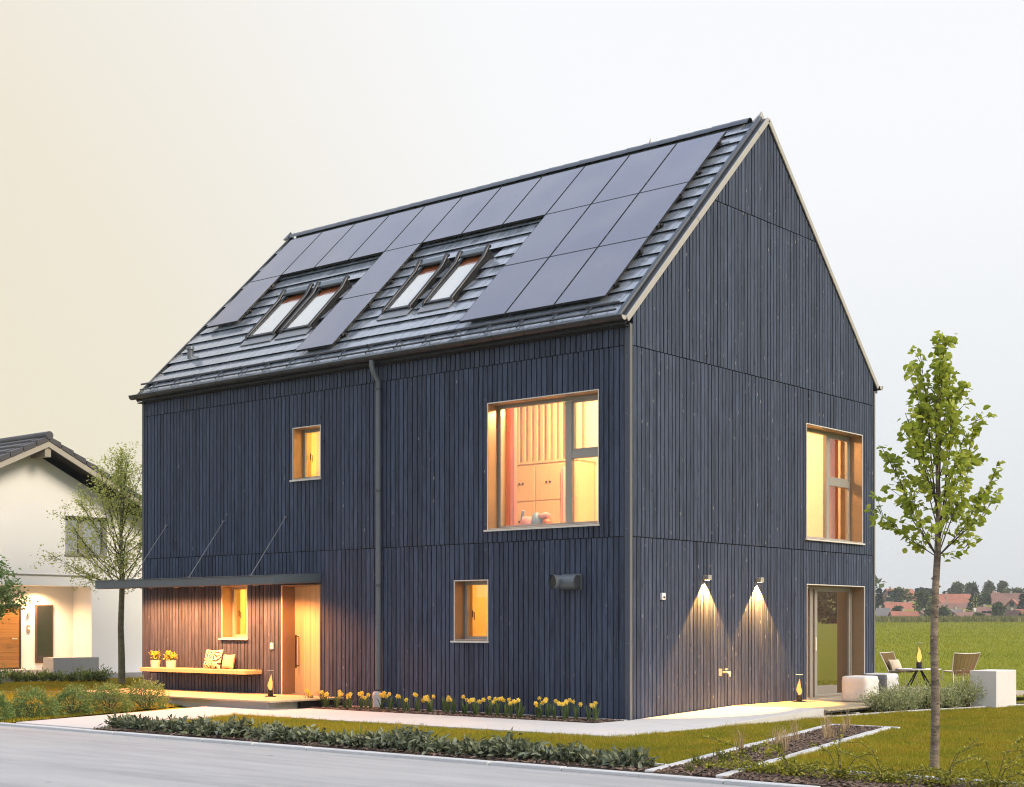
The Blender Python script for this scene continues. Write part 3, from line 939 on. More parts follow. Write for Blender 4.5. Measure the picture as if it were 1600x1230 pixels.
# snow guard
sg = MB().tube([RP(-12.70, .14, .135), RP(-.24, .14, .135)], .021, 8)
sgo = sg.build('snow_guard', m_dark, roof, 40)
MB().tube([RP(-12.62, .03, .10), RP(-.24, .03, .10)], .018, 8).build('snow_guard_tube', m_dark, roof, 40)
k = -12.3
while k < -.3:
    b = MB(); b.tube([RP(k, .25, .05), RP(k, .16, .07), RP(k, .135, .12), RP(k, .132, .165)], .012, 5); b.tube([RP(k, .16, .07), RP(k, .02, .07)], .01, 5)
    b.build('snow_guard_bracket', m_dark, roof); k += .715

# solar panels
def pv_mat():
    m, t, p, o = new_mat('dark_solar_glass')
    v = pos(t)
    n = noise(t, v, .9, 3.0)
    c = mixc(t, rng(t, n, .35, .65), (.062, .060, .098), (.098, .090, .118))
    lk(t, c, p.inputs['Base Color'])
    p.inputs['Roughness'].default_value = .22
    p.inputs['Specular IOR Level'].default_value = .8
    p.inputs['Coat Weight'].default_value = .5
    p.inputs['Coat Roughness'].default_value = .12
    bump(t, p, noise(t, v, 2.5, 2.0), .03, .01)
    return m
m_pv = pv_mat()
def slope_box(x0, x1, y0, y1, h0, h1):
    return MB().hexa([RP(*q) for q in ((x0, y0, h0), (x1, y0, h0), (x1, y1, h0), (x0, y1, h0), (x0, y0, h1), (x1, y0, h1), (x1, y1, h1), (x0, y1, h1))])
# panel edges measured on the panel face, h = .141
HP = .141; OF = HP * SA
rows_y = [(2.668 + OF, 3.885 + OF), (1.447 + OF, 2.660 + OF), (.226 + OF, 1.439 + OF)]
for ri, cols in enumerate([range(11), (0, 4, 8, 9, 10), (4, 8, 9, 10)]):
    y0, y1 = rows_y[ri]
    for c in cols:
        x0 = PX0 + c * PC; x1 = x0 + PC - .022
        s = slope_box(x0 + .012, x1 - .012, y0 + .009, y1 - .009, HP - .02, HP - .001).build('solar_panel', m_pv, house)
        f = MB()
        for (a, b, cc, d) in ((x0, x1, y0, y0 + .0085), (x0, x1, y1 - .0085, y1), (x0, x0 + .0115, y0 + .0086, y1 - .0086), (x1 - .0115, x1, y0 + .0086, y1 - .0086)):
            q = slope_box(a, b, cc, d, HP - .038, HP); f.add(q.v, q.f)
        f.build('panel_frame', m_black, s)
        if c in (0, 4, 10) or (ri > 0 and c == 8):
            for yy in (y0 + .25, y1 - .25):
                for xx in (x0 - .02, x1 + .005):
                    slope_box(xx - .012, xx + .02, yy - .03, yy + .03, HP - .05, HP + .004).build('panel_clamp', m_black, s)
for (xa, xb, yy) in [(-12.33, -.59, 2.95), (-12.33, -.59, 3.60), (-12.33, -11.2, 1.75), (-12.33, -11.2, 2.35), (-8.08, -6.95, 1.75), (-8.08, -6.95, 2.35), (-8.08, -6.95, .5), (-8.08, -6.95, 1.15),
                     (-3.83, -.59, 1.75), (-3.83, -.59, 2.35), (-3.83, -.59, .5), (-3.83, -.59, 1.15)]:
    slope_box(xa, xb, yy + OF - .02, yy + OF + .02, .055, HP - .04).build('mounting_rail', m_black, roof)

# skylights
m_skywhite = M('painted_sky_white', (.80, .80, .80), .7, 0, .02)  # matt white that paints the sky's brightness into the skylight panes
m_redwood = M('red_brown_window_lining', (.46, .125, .03), .45, 0, .1)
m_flash = M('grey_flashing', (.17, .18, .195), .35, 0, .06, spec=.7)
for c, SKW in SKY_C:
    a, b = c - SKW + .03, c + SKW - .03
    y0, y1 = 1.01, 2.12
    s = MB()
    for q in (slope_box(a, b, y0, y0 + .05, .0, .105), slope_box(a, b, y1 - .05, y1, .0, .13), slope_box(a, a + .075, y0 + .051, y1 - .051, .0, .115), slope_box(b - .075, b, y0 + .051, y1 - .051, .0, .115)):
        s.add(q.v, q.f)
    so = s.build('skylight', m_gut, house, False, .006)
    slope_box(a + .076, b - .076, y0 + .052, y1 - .052, .090, .096).build('pane', m_glass, so)
    slope_box(a + .09, b - .09, y0 + .055, y1 - .25, .080, .084).build('sky_white_sheet', m_skywhite, so)  # white sheet added under the pane in place of bright sky
    slope_box(a + .076, b - .076, y0 + .052, y1 - .052, .058, .070).build('window_lining', m_redwood, so)
    for xx in (a - .012, b - .0):
        pts = [RP(xx, y0 - .02, .06), RP(xx, y0 + .02, .105), RP(xx, (y0 + y1) / 2, .125), RP(xx, y1 - .2, .135), RP(xx, y1 - .08, .18), RP(xx, y1 - .01, .205), RP(xx, y1 + .03, .17)]
        MB().tube(pts, [.03, .035, .034, .036, .045, .045, .03], 8).build('side_rail', m_gut, so, 50)
    slope_box(a + .03, b - .03, y1 - .10, y1 + .03, .131, .19).build('shutter_box', m_canopy, so, False, .012)
    slope_box(a - .05, b + .05, y0 - .16, y0 - .001, .050, .066).build('flashing_apron', m_flash, so)
# roof vent stub
v = MB(); p0 = Vector(RP(-12.0, .82, .05))
v.lathe([(.062, -.05), (.062, .15), (.085, .15), (.085, .20), (.07, .225), (.0, .235)], 14, p0)
v.build('roof_vent', m_pipe, house, 40)

# ------------------------------------------------------------------ windows and doors
def FP(u, wd, z): return (u, wd, z)
def GP(u, wd, z): return (-wd, u, z)
def wbox(P, u0, u1, w0, w1, z0, z1):
    return MB().hexa([P(*q) for q in ((u0, w0, z0), (u1, w0, z0), (u1, w1, z0), (u0, w1, z0), (u0, w0, z1), (u1, w0, z1), (u1, w1, z1), (u0, w1, z1))])
def window(P, op, name, depth=.27, sill=True, bars=(), glass=None, handle=None, label=None, fw=.055, door=False, wl=.45):
    u0, u1, z0, z1 = op
    root = MB()
    t = .018
    for q in ((u0, u0 + t, z0, z1), (u1 - t, u1, z0, z1), (u0 + t, u1 - t, z1 - t, z1), (u0 + t, u1 - t, z0, z0 + t)):
        b = wbox(P, q[0], q[1], -.006, wl, q[2], q[3]); root.add(b.v, b.f)
    wo = root.build(name, m_bronze, house)
    if label: wo['label'] = label
    e = MB(); e0 = -.014
    for q in ((u0 - .004, u0 + .012, z0, z1 + .004), (u1 - .012, u1 + .004, z0, z1 + .004), (u0 + .0125, u1 - .0125, z1 - .012, z1 + .004)):
        b = wbox(P, q[0], q[1], e0, -.0065, q[2], q[3]); e.add(b.v, b.f)
    e.build('reveal_edge', m_edge, wo)
    if sill:
        s = MB().hexa([P(*q) for q in ((u0 - .05, -.055, z0 - .022), (u1 + .03, -.055, z0 - .022), (u1 + .03, depth, z0 + .0), (u0 - .05, depth, z0 + .0),
                                       (u0 - .05, -.055, z0 + .004), (u1 + .03, -.055, z0 + .004), (u1 + .03, depth, z0 + .026), (u0 - .05, depth, z0 + .026))])
        # keep the inner part inside the opening
        s.v = [tuple(v) for v in s.v]
        s2 = MB()
        b = wbox(P, u0 - .05, u1 + .03, -.055, -.0145, z0 - .024, z0 + .006); s2.add(b.v, b.f)
        b = wbox(P, u0 + .019, u1 - .019, -.014, depth - .001, z0 + .0185, z0 + .026); s2.add(b.v, b.f)
        s2.build('sill', m_edge, wo, False, .002)
    # frame
    f = MB(); i0, i1, j0, j1 = u0 + t + .001, u1 - t - .001, z0 + t + .009, z1 - t - .001
    for q in ((i0, i0 + fw, j0, j1), (i1 - fw, i1, j0, j1), (i0 + fw, i1 - fw, j1 - fw, j1), (i0 + fw, i1 - fw, j0, j0 + fw)):
        b = wbox(P, q[0], q[1], depth, depth + .075, q[2], q[3]); f.add(b.v, b.f)
    f.build('frame', m_frame, wo, False, .003)
    for nm, (a, b_, c, d) in bars:
        wbox(P, a, b_, depth - .004, depth + .078, c, d).build(nm, m_frame, wo, False, .003)
    for g in (glass or [(i0 + fw, i1 - fw, j0 + fw, j1 - fw, 0)]):
        a, b_, c, d, s = g
        if s:   # an opening sash with its own frame
            sf = MB(); k = .042
            for q in ((a, a + k, c, d), (b_ - k, b_, c, d), (a + k, b_ - k, d - k, d), (a + k, b_ - k, c, c + k)):
                bb = wbox(P, q[0], q[1], depth + .012, depth + .07, q[2], q[3]); sf.add(bb.v, bb.f)
            sf.build('sash', m_frame, wo, False, .003)
            a += k; b_ -= k; c += k; d -= k
        wbox(P, a, b_, depth + .035, depth + .043, c, d).build('pane', m_glass_m if s == 2 else m_glass, wo)
    if handle:
        h = MB(); hu, hz = handle
        b = wbox(P, hu - .012, hu + .012, depth + .08, depth + .092, hz - .06, hz + .06); h.add(b.v, b.f)
        h.tube([P(hu, depth + .09, hz + .03), P(hu, depth + .13, hz + .03), P(hu, depth + .13, hz - .10)], .009, 6)
        h.build('window_handle', m_black, wo)
    return wo
S_ = F_OPEN['stair']
window(FP, S_, 'window', .24, handle=(S_[0] + .13, 4.72), label='small upper window with bronze reveal above the entrance')
S_ = F_OPEN['porch']
window(FP, S_, 'window', .24, handle=(S_[0] + .13, 1.72), label='small glowing window above the wall bench')
S_ = F_OPEN['low']
window(FP, S_, 'window', .24, handle=(S_[0] + .13, 1.68), label='small ground-floor window with amber light in the front wall')
BW = window(FP, F_OPEN['big'], 'window', .25, label='large upstairs window into the lit children\'s room',
       bars=[('mullion', (-1.47, -1.34, 3.17, 5.16)), ('transom', (-1.338, -.68, 4.21, 4.33))],
       glass=[(-2.866, -1.471, 3.172, 5.166, 0), (-1.339, -.674, 4.331, 5.166, 1), (-1.339, -.674, 3.172, 4.209, 0)])
window(GP, G_OPEN['upper'], 'window', .25, label='large upstairs gable window with cross bar',
       bars=[('mullion', (6.91, 7.03, 3.17, 5.16)), ('transom', (7.032, 7.84, 4.20, 4.33))],
       glass=[(5.719, 6.909, 3.172, 5.166, 0), (7.031, 7.841, 4.331, 5.166, 1), (7.031, 7.841, 3.172, 4.199, 0)])
window(GP, G_OPEN['terrace'], 'terrace_door', .25, False, label='tall sliding glass door out to the terrace',
       bars=[('mullion', (6.26, 6.36, .11, 2.18)), ('door_stile', (6.44, 6.53, .11, 2.18))],
       glass=[(5.734, 6.26, .11, 2.176, 0), (6.53, 7.926, .11, 2.176, 2)])
MB().tube([(-.21, 6.42, 1.0), (-.21, 6.42, 1.25)], .014, 8).build('door_handle', m_white, house)

# front door
D_ = F_OPEN['door']
dr = MB(); t = .02
for q in ((D_[0], D_[0] + t, .0, D_[3]), (D_[1] - t, D_[1], .0, D_[3]), (D_[0] + t, D_[1] - t, D_[3] - t, D_[3])):
    b = wbox(FP, q[0], q[1], -.012, .30, q[2], q[3]); dr.add(b.v, b.f)
dr.add(*(lambda b: (b.v, b.f))(wbox(FP, D_[0] + t, D_[1] - t, .06, .42, -.05, .155)))
door = dr.build('front_door', m_bronze, house)
wbox(FP, D_[0] - .008, D_[0] + .014, -.02, -.0125, .12, D_[3]).build('reveal_edge', m_edge, door)
n = 7; dw = (D_[1] - D_[0] - 2 * t) / n
for i in range(n):
    b = wbox(FP, D_[0] + t + i * dw + .0012, D_[0] + t + (i + 1) * dw - .0012, .30, .36, .175, D_[3] - t)
    b.a = [i * .37 % 1.0] * 8
    b.build('door_plank', m_doorw, door, False, .0025)
box('threshold', m_trim, door, D_[0] + t, D_[1] - t, .24, .30, .156, .172)
h = MB(); hx = D_[0] + .14
h.tube([(hx, .22, .66), (hx, .22, 1.30)], .017, 8); h.tube([(hx, .22, .70), (hx, .30, .70)], .010, 6); h.tube([(hx, .22, 1.26), (hx, .30, 1.26)], .010, 6)
h.build('door_handle', m_black, door, 40)

# ------------------------------------------------------------------ rooms behind the lit windows
def room(x0, x1, y0, y1, z0, z1, power, lamp, col=WARM, wallm=None, floor=None):
    r_ = MB(); k = .05
    r_.box(x0 - k, x0, y0, y1, z0, z1); r_.box(x1, x1 + k, y0, y1, z0, z1)
    r_.box(x0 - k, x1 + k, y0 - 0, y1 + k, z1, z1 + k); r_.box(x0 - k, x1 + k, y0, y1 + k, z0 - k, z0)
    r_.box(x0 - k, x1 + k, y1, y1 + k, z0, z1)
    o = r_.build('room_lining', wallm or m_room, house)
    point_light('room_lamp', lamp, power, col, .12, house)
    return o
m_room2 = M('peach_interior_paint', (.74, .60, .44), .8, 0, .03)
room(-5.2, -.50, .46, 2.75, 3.0, 5.62, 400, (-2.0, 1.2, 5.45), (1.0, .58, .29))
def groom(y0, y1, z0, z1, power, lamp, col):
    r_ = MB(); k = .05; x0, x1 = -4.6, -.46
    r_.box(x0, x1, y0 - k, y0, z0, z1); r_.box(x0, x1, y1, y1 + k, z0, z1); r_.box(x0 - k, x0, y0, y1, z0, z1)
    r_.box(x0 - k, x1, y0 - k, y1 + k, z1, z1 + k); r_.box(x0 - k, x1, y0 - k, y1 + k, z0 - k, z0)
    r_.build('room_lining', m_room, house)
    point_light('room_lamp', lamp, power, col, .12, house)
groom(3.0, 8.12, 3.0, 5.62, 400, (-2.0, 6.2, 5.4), (1.0, .56, .25))
groom(3.0, 8.12, .08, 2.7, 150, (-2.6, 6.6, 2.4), (1.0, .46, .12))
room(-9.6, -6.6, .46, 2.2, 3.0, 5.62, 200, (-7.7, 1.3, 5.1), (1.0, .56, .14))
room(-11.9, -8.9, .46, 2.2, .17, 2.7, 210, (-10.2, 1.3, 2.4), (1.0, .57, .10))
room(-5.4, -2.4, .46, 2.2, .17, 2.7, 110, (-3.9, 1.3, 2.4), (1.0, .46, .09))
# curtains
m_curt = leaf_mat('pink_curtain', (.80, .50, .42), (.80, .50, .42), .55, .85)
m_curt2 = leaf_mat('ochre_curtain', (.70, .40, .14), (.70, .40, .14), .5, .85)
def curtain(name, P, u0, u1, wd, z0, z1, mat, amp=.03, waves=4):
    n = waves * 8; vs = []; fs = []
    for k in range(n + 1):
        u = u0 + (u1 - u0) * k / n; q = wd + amp * math.sin(2 * PI * waves * k / n) + amp * .4 * math.sin(5.1 * k / n * waves)
        vs += [P(u, q, z0), P(u, q, z1), P(u, q + .006, z0), P(u, q + .006, z1)]
    for k in range(n):
        a = 4 * k; b = a + 4
        fs += [(a, b, b + 1, a + 1), (a + 2, a + 3, b + 3, b + 2), (a + 1, b + 1, b + 3, a + 3), (a, a + 2, b + 2, b)]
    mb = MB(); mb.add(vs, fs)
    return mb.build(name, mat, None, 60)
tag(curtain('curtain', FP, -3.16, -2.78, .56, 3.02, 5.5, m_curt, .035, 4), 'pink curtain drawn to the left side of the children\'s room window', 'curtain')
tag(curtain('curtain', GP, 7.55, 8.05, .62, 3.02, 5.5, m_curt2, .035, 5), 'ochre curtain at the right side of the upstairs gable window', 'curtain')
tag(curtain('curtain', GP, 5.75, 6.15, .60, .10, 2.6, m_curt2, .03, 5), 'ochre curtain behind the left pane of the terrace door', 'curtain')
# wardrobe with slatted partition
wr = thing('wardrobe', 'pale built-in wardrobe with knobbed doors seen through the large window', 'wardrobe', (-3.7, 2.4, 3.0))
MB().box(-.95, 1.0, -.20, .3, 0, 1.46).build('carcass', m_pine, wr)
for i, (a, b) in enumerate(((-.93, -.62), (-.60, .02), (.04, .62), (.64, .98))):
    for (c, d) in ((.78, 1.42), (.04, .76)):
        mb = MB().box(a + .006, b - .006, -.222, -.202, c, d); mb.a = [.1 * i] * 8
        dd = mb.build('door', m_pine, wr, False, .003)
        if b - a > .4:
            for q in (.26, .34): MB().lathe([(.0, 0), (.02, .004), (.02, .02), (0, .024)], 8).xform(Matrix.Translation((a + q, -.223, (c + d) / 2)) @ Matrix.Rotation(PI / 2, 4, 'X')).build('knob', m_black, dd)
box('top_board', m_pine, wr, -.97, 1.02, -.225, .3, 1.461, 1.50)
for k in range(14):
    box('slat', m_pine, wr, -.92 + k * .145, -.86 + k * .145, -.15, -.11, 1.502, 2.615)
m_pinkc = M('pink_cloth', (.72, .36, .36), .85, 0, .08)
m_bluec = M('blue_cloth', (.22, .34, .50), .85, 0, .08)
def blob(name, c, r, mat, parent=None, seed=0, sub=2, jit=.12):
    bm = bmesh.new(); bmesh.ops.create_icosphere(bm, subdivisions=sub, radius=1)
    q = random.Random(seed); ph = [q.uniform(0, 6) for _ in range(6)]
    for v in bm.verts:
        n = v.co.copy(); k = 1 + jit * (math.sin(3 * n.x + ph[0]) * math.sin(3 * n.y + ph[1]) + .6 * math.sin(6 * n.z + ph[2]) * math.sin(5 * n.x + ph[3]))
        v.co = Vector((n.x * r[0] * k + c[0], n.y * r[1] * k + c[1], n.z * r[2] * k + c[2]))
    me = bpy.data.meshes.new(name); bm.to_mesh(me); bm.free()
    me.polygons.foreach_set('use_smooth', [True] * len(me.polygons)); me.materials.append(mat)
    o = bpy.data.objects.new(name, me); COL.objects.link(o)
    if parent: o.parent = parent
    return o
robe = tag(curtain('hanging_dress', FP, -3.0, -2.72, 2.1, 3.35, 4.35, m_pinkc, .03, 3), 'pink dress hanging in front of the pale wardrobe', 'dress')
toy = thing('soft_toys', 'heap of pink and blue soft toys on the window sill of the children\'s room', 'toys', (-2.55, .75, 3.02))
blob('pink_toy', (-.12, 0, .16), (.17, .12, .20), m_pinkc, toy, 1); blob('blue_toy', (.08, .02, .20), (.12, .12, .19), m_bluec, toy, 2)
blob('brown_toy', (.30, 0, .13), (.12, .1, .16), m_redwood, toy, 3); blob('pink_toy', (.22, .04, .33), (.13, .1, .06), m_pinkc, toy, 4)
MB().tube([(-.26, 0, .25), (-.24, 0, .40), (-.22, 0, .44)], .03, 7).build('toy_arm', m_bluec, toy, 60)
# small window interiors: a door frame and a shelf
tag(box('shelf', m_pine, None, -9.2, -8.2, 2.0, 2.19, 4.75, 4.79), 'pale shelf on the room wall behind the small upper window', 'shelf')

# ------------------------------------------------------------------ canopy over the entrance
can = MB()
cx0, cx1, cyf = -12.55, -7.06, -1.2
ct0, ct1, th = 2.445, 2.385, .155
can.hexa([(cx0, cyf, ct1 - th), (cx1, cyf, ct1 - th), (cx1, -.012, ct0 - th), (cx0, -.012, ct0 - th), (cx0, cyf, ct1), (cx1, cyf, ct1), (cx1, -.012, ct0), (cx0, -.012, ct0)])
canopy = can.build('canopy', m_canopy, house, False, .004)
sf = MB(); k = .012
sf.hexa([(cx0 + .03, cyf + .03, ct1 - th - k), (cx1 - .03, cyf + .03, ct1 - th - k), (cx1 - .03, -.014, ct0 - th - k), (cx0 + .03, -.014, ct0 - th - k),
         (cx0 + .03, cyf + .03, ct1 - th - .001), (cx1 - .03, cyf + .03, ct1 - th - .001), (cx1 - .03, -.014, ct0 - th - .001), (cx0 + .03, -.014, ct0 - th - .001)])
sf.build('soffit', m_soffit, canopy)
MB().hexa([(cx0 - .02, cyf - .02, ct1 + .001), (cx1 + .0, cyf - .02, ct1 + .001), (cx1, -.012, ct0 + .001), (cx0 - .02, -.012, ct0 + .001),
           (cx0 - .02, cyf - .02, ct1 + .014), (cx1 + .0, cyf - .02, ct1 + .014), (cx1, -.012, ct0 + .014), (cx0 - .02, -.012, ct0 + .014)]).build('canopy_cap', m_canopy, canopy)
m_dl = emit_mat('downlight_lens', (1.0, .82, .55), 9)
for x in (-12.0, -11.2, -10.4, -9.6, -8.79, -7.99):
    zz = ct1 - th - k + (.4 / 1.2) * .06
    MB().lathe([(.05, 0), (.05, -.012), (.034, -.012)], 14, (x, -.80, zz)).build('downlight_ring', m_trim, canopy, 40)
    MB().lathe([(.033, -.006), (.0, -.006)], 14, (x, -.80, zz - .003)).build('downlight', m_dl, canopy)
    spot_light('downlight_beam', (x, -.80, zz - .03), 340, (1.0, .33, .10), R(162), .4, .03, canopy)
for x in (-11.735, -9.889, -8.034):
    r_ = MB(); a = Vector((x, -.03, 3.55)); b = Vector((x - .0, -.88, 2.42))
    r_.tube([a, b], .0078, 6); r_.lathe([(.0, 0), (.035, 0), (.035, .012), (.0, .012)], 10, (x, -.88, 2.418))
    r_.tube([(x, .0, 3.55), (x, -.05, 3.55)], .022, 8)
    r_.build('tie_rod', M('steel_rod', (.17, .18, .20), .4, .2), canopy, 40)

# ================================================================== things on and around the house
# entrance platform
ent = thing('entrance_platform', 'low timber deck on a grey base in front of the entrance', 'deck', (-9.5, -.9, 0))
def pbox(name, mat, parent, x0, x1, y0, y1, z0, z1, bevel=.003, r=0.0):
    l = parent.location
    return MB().box(x0 - l.x, x1 - l.x, y0 - l.y, y1 - l.y, z0 - l.z, z1 - l.z, r).build(name, mat, parent, False, bevel)
pbox('base', m_concrete, ent, -12.5, -6.62, -1.68, -.04, -.1, .118)
yy = -1.82; i = 0
while yy < -.05:
    q = min(.137, -.008 - yy)
    pbox('deck_board', m_decky, ent, -12.62, -6.40, yy + .003, yy + q - .003, .124, .156, .003, (i * .37) % 1); yy += q; i += 1
pbox('bearer', m_black, ent, -6.6, -6.5, -1.0, -.2, -.02, .12)
# wall bench
ben = thing('wall_bench', 'long larch bench fixed to the wall under the canopy', 'bench', (-10.4, -.22, .5))
for i in range(5):
    pbox('slat', m_larch, ben, -12.08, -8.74, -.445 + i * .088, -.445 + i * .088 + .080, .532, .612, .004, (i * .31) % 1)
for x in (-11.8, -10.4, -9.0): pbox('bracket', m_black, ben, x - .02, x + .02, -.40, -.001, .50, .531)
# cushions
def cushion(name, label, loc, wdt, hgt, thk, mat, rz, tilt):
    n = 10; V = []; F = []
    for s in (1, -1):
        for i in range(n + 1):
            for j in range(n + 1):
                a = 2 * i / n - 1; b = 2 * j / n - 1
                k = max(0, (1 - a ** 4) * (1 - b ** 4)) ** .5
                pin = 1 - .10 * (1 - abs(a) ** 2) * abs(b) ** 3 - 0
                pin2 = 1 - .10 * (1 - abs(b) ** 2) * abs(a) ** 3
                V.append((a * wdt / 2 * pin2, s * (thk / 2 * k + .002), (b * pin * .5 + .5) * hgt))
    m = (n + 1) ** 2
    for s in range(2):
        for i in range(n):
            for j in range(n):
                q = s * m + i * (n + 1) + j
                F.append((q, q + 1, q + n + 2, q + n + 1))
    mb = MB(); mb.add(V, F); mb.xform(Matrix.Translation(loc) @ Matrix.Rotation(rz, 4, 'Z') @ Matrix.Rotation(tilt, 4, 'X'))
    o = mb.build(name, mat, None, 60)
    return tag(o, label, 'cushion')
def leafprint_mat():
    m, t, p, o = new_mat('leaf_print_fabric')
    v = N(t, 'ShaderNodeNewGeometry').outputs['Position']
    vo = N(t, 'ShaderNodeTexVoronoi'); vo.inputs['Scale'].default_value = 5.2; lk(t, v, vo.inputs['Vector'])
    # radiating petals around each cell centre
    sb = N(t, 'ShaderNodeVectorMath', operation='SUBTRACT')
    ms = N(t, 'ShaderNodeVectorMath', operation='SCALE'); lk(t, v, ms.inputs[0]); ms.inputs['Scale'].default_value = 1
    lk(t, ms.outputs[0], sb.inputs[0]); lk(t, vo.outputs['Position'], sb.inputs[1])
    sx = N(t, 'ShaderNodeSeparateXYZ'); lk(t, sb.outputs[0], sx.inputs[0])
    an = mth(t, 'ARCTAN2', sx.outputs['Z'], sx.outputs['X'])
    st = mth(t, 'SINE', mth(t, 'ADD', mth(t, 'MULTIPLY', an, 8.0), mth(t, 'MULTIPLY', vo.outputs['Distance'], 4.0)))
    f = rng(t, mth(t, 'ADD', st, mth(t, 'MULTIPLY', vo.outputs['Distance'], 1.2)), .35, .55)
    lk(t, mixc(t, f, (.035, .022, .018), (.74, .68, .48)), p.inputs['Base Color']); p.inputs['Roughness'].default_value = .9
    return m
cushion('leaf_print_cushion', 'large cushion with dark leaf print leaning on the wall bench', (-10.05, -.20, .612), .46, .40, .15, leafprint_mat(), R(8), R(-14))
cushion('plain_cushion', 'small plain beige cushion behind the leaf print cushion', (-9.66, -.12, .612), .36, .30, .12, M('beige_linen', (.62, .45, .28), .9, 0, .08, 30), R(-3), R(-12))
# flower pots
def pot(label, x, hgt):
    p_ = thing('flower_pot', label, 'flower pot', (x, -.26, .612), rnd.random() * 6, 'flower pots on the bench')
    MB().lathe([(.06, 0), (.09, 0), (.105, hgt), (.095, hgt), (.09, hgt - .02), (.0, hgt - .02)], 18).build('pot', M('pale_pot', (.72, .60, .52), .6, 0, .05), p_, 40)
    st = MB(); n = 60; P_ = []; Dv = []
    for k in range(16):
        a = rnd.uniform(0, 2 * PI); r_ = rnd.uniform(.02, .10); h_ = hgt + rnd.uniform(.05, .16)
        st.tube([(0, 0, hgt - .02), (r_ * .5 * math.cos(a), r_ * .5 * math.sin(a), hgt + .07), (r_ * math.cos(a), r_ * math.sin(a), h_)], .004, 4)
        for _ in range(9):
            P_.append((r_ * math.cos(a) + rnd.gauss(0, .025), r_ * math.sin(a) + rnd.gauss(0, .025), h_ + rnd.gauss(0, .025)))
    st.build('stem', m_strap, p_)
    return p_, P_

def leaves(name, P, D, mat, parent, length, width, fold=.15, spread=.35, shape='diamond', kind=None, seed=0):
    """one mesh of leaf-sized folded faces; P bases, D growth directions"""
    q = np.random.RandomState(seed + 5)
    P = np.asarray(P, float); D = np.asarray(D, float); n = len(P)
    D = D / np.maximum(1e-6, np.linalg.norm(D, axis=1, keepdims=True))
    D = D + q.normal(0, spread, (n, 3)); D /= np.maximum(1e-6, np.linalg.norm(D, axis=1, keepdims=True))
    U = q.normal(0, 1, (n, 3)) + np.array([0, 0, 1.2]); S = np.cross(D, U); S /= np.maximum(1e-6, np.linalg.norm(S, axis=1, keepdims=True)); U = np.cross(S, D)
    ln = length * q.uniform(.65, 1.25, n)[:, None]; wd = width * q.uniform(.7, 1.25, n)[:, None] / 2
    r = q.rand(n)
    if shape == 'diamond':
        V = np.empty((n, 4, 3)); V[:, 0] = P; V[:, 1] = P + D * ln * .45 + S * wd + U * fold * wd; V[:, 2] = P + D * ln - U * .12 * ln; V[:, 3] = P + D * ln * .45 - S * wd + U * fold * wd
        b = (np.arange(n) * 4)[:, None]; F = np.concatenate([b + [0, 1, 2], b + [0, 2, 3]], 0); k = 4
    else:   # rounded leaf with six outline points
        V = np.empty((n, 6, 3)); V[:, 0] = P; V[:, 1] = P + D * ln * .25 + S * wd * .85 + U * fold * wd; V[:, 2] = P + D * ln * .62 + S * wd * .9 + U * fold * wd * .8 - U * .05 * ln
        V[:, 3] = P + D * ln - U * .2 * ln; V[:, 4] = P + D * ln * .62 - S * wd * .9 + U * fold * wd * .8 - U * .05 * ln; V[:, 5] = P + D * ln * .25 - S * wd * .85 + U * fold * wd
        b = (np.arange(n) * 6)[:, None]; F = np.concatenate([b + [0, 1, 2], b + [0, 2, 3], b + [0, 3, 4], b + [0, 4, 5]], 0); k = 6
    return npmesh(name, V.reshape(-1, 3), F, mat, parent, np.repeat(r, k), kind)

m_yel = leaf_mat('yellow_blossom', (.62, .52, .05), (.80, .68, .12), .3, .6)
for lab, x, hgt in (('potted yellow flowers at the far left end of the bench', -11.80, .15), ('potted yellow flowers nearer the cushions on the bench', -11.28, .15)):
    p_, P_ = pot(lab, x, hgt)
    leaves('blossom', P_, np.random.RandomState(int(-x * 10)).normal(0, 1, (len(P_), 3)), m_yel, p_, .042, .032, seed=3)
    Pl = [(rnd.gauss(0, .05), rnd.gauss(0, .05), hgt + rnd.uniform(0, .1)) for _ in range(50)]
    leaves('foliage', Pl, [(a, b, .1) for a, b, c in Pl], m_strap, p_, .07, .025, seed=4)

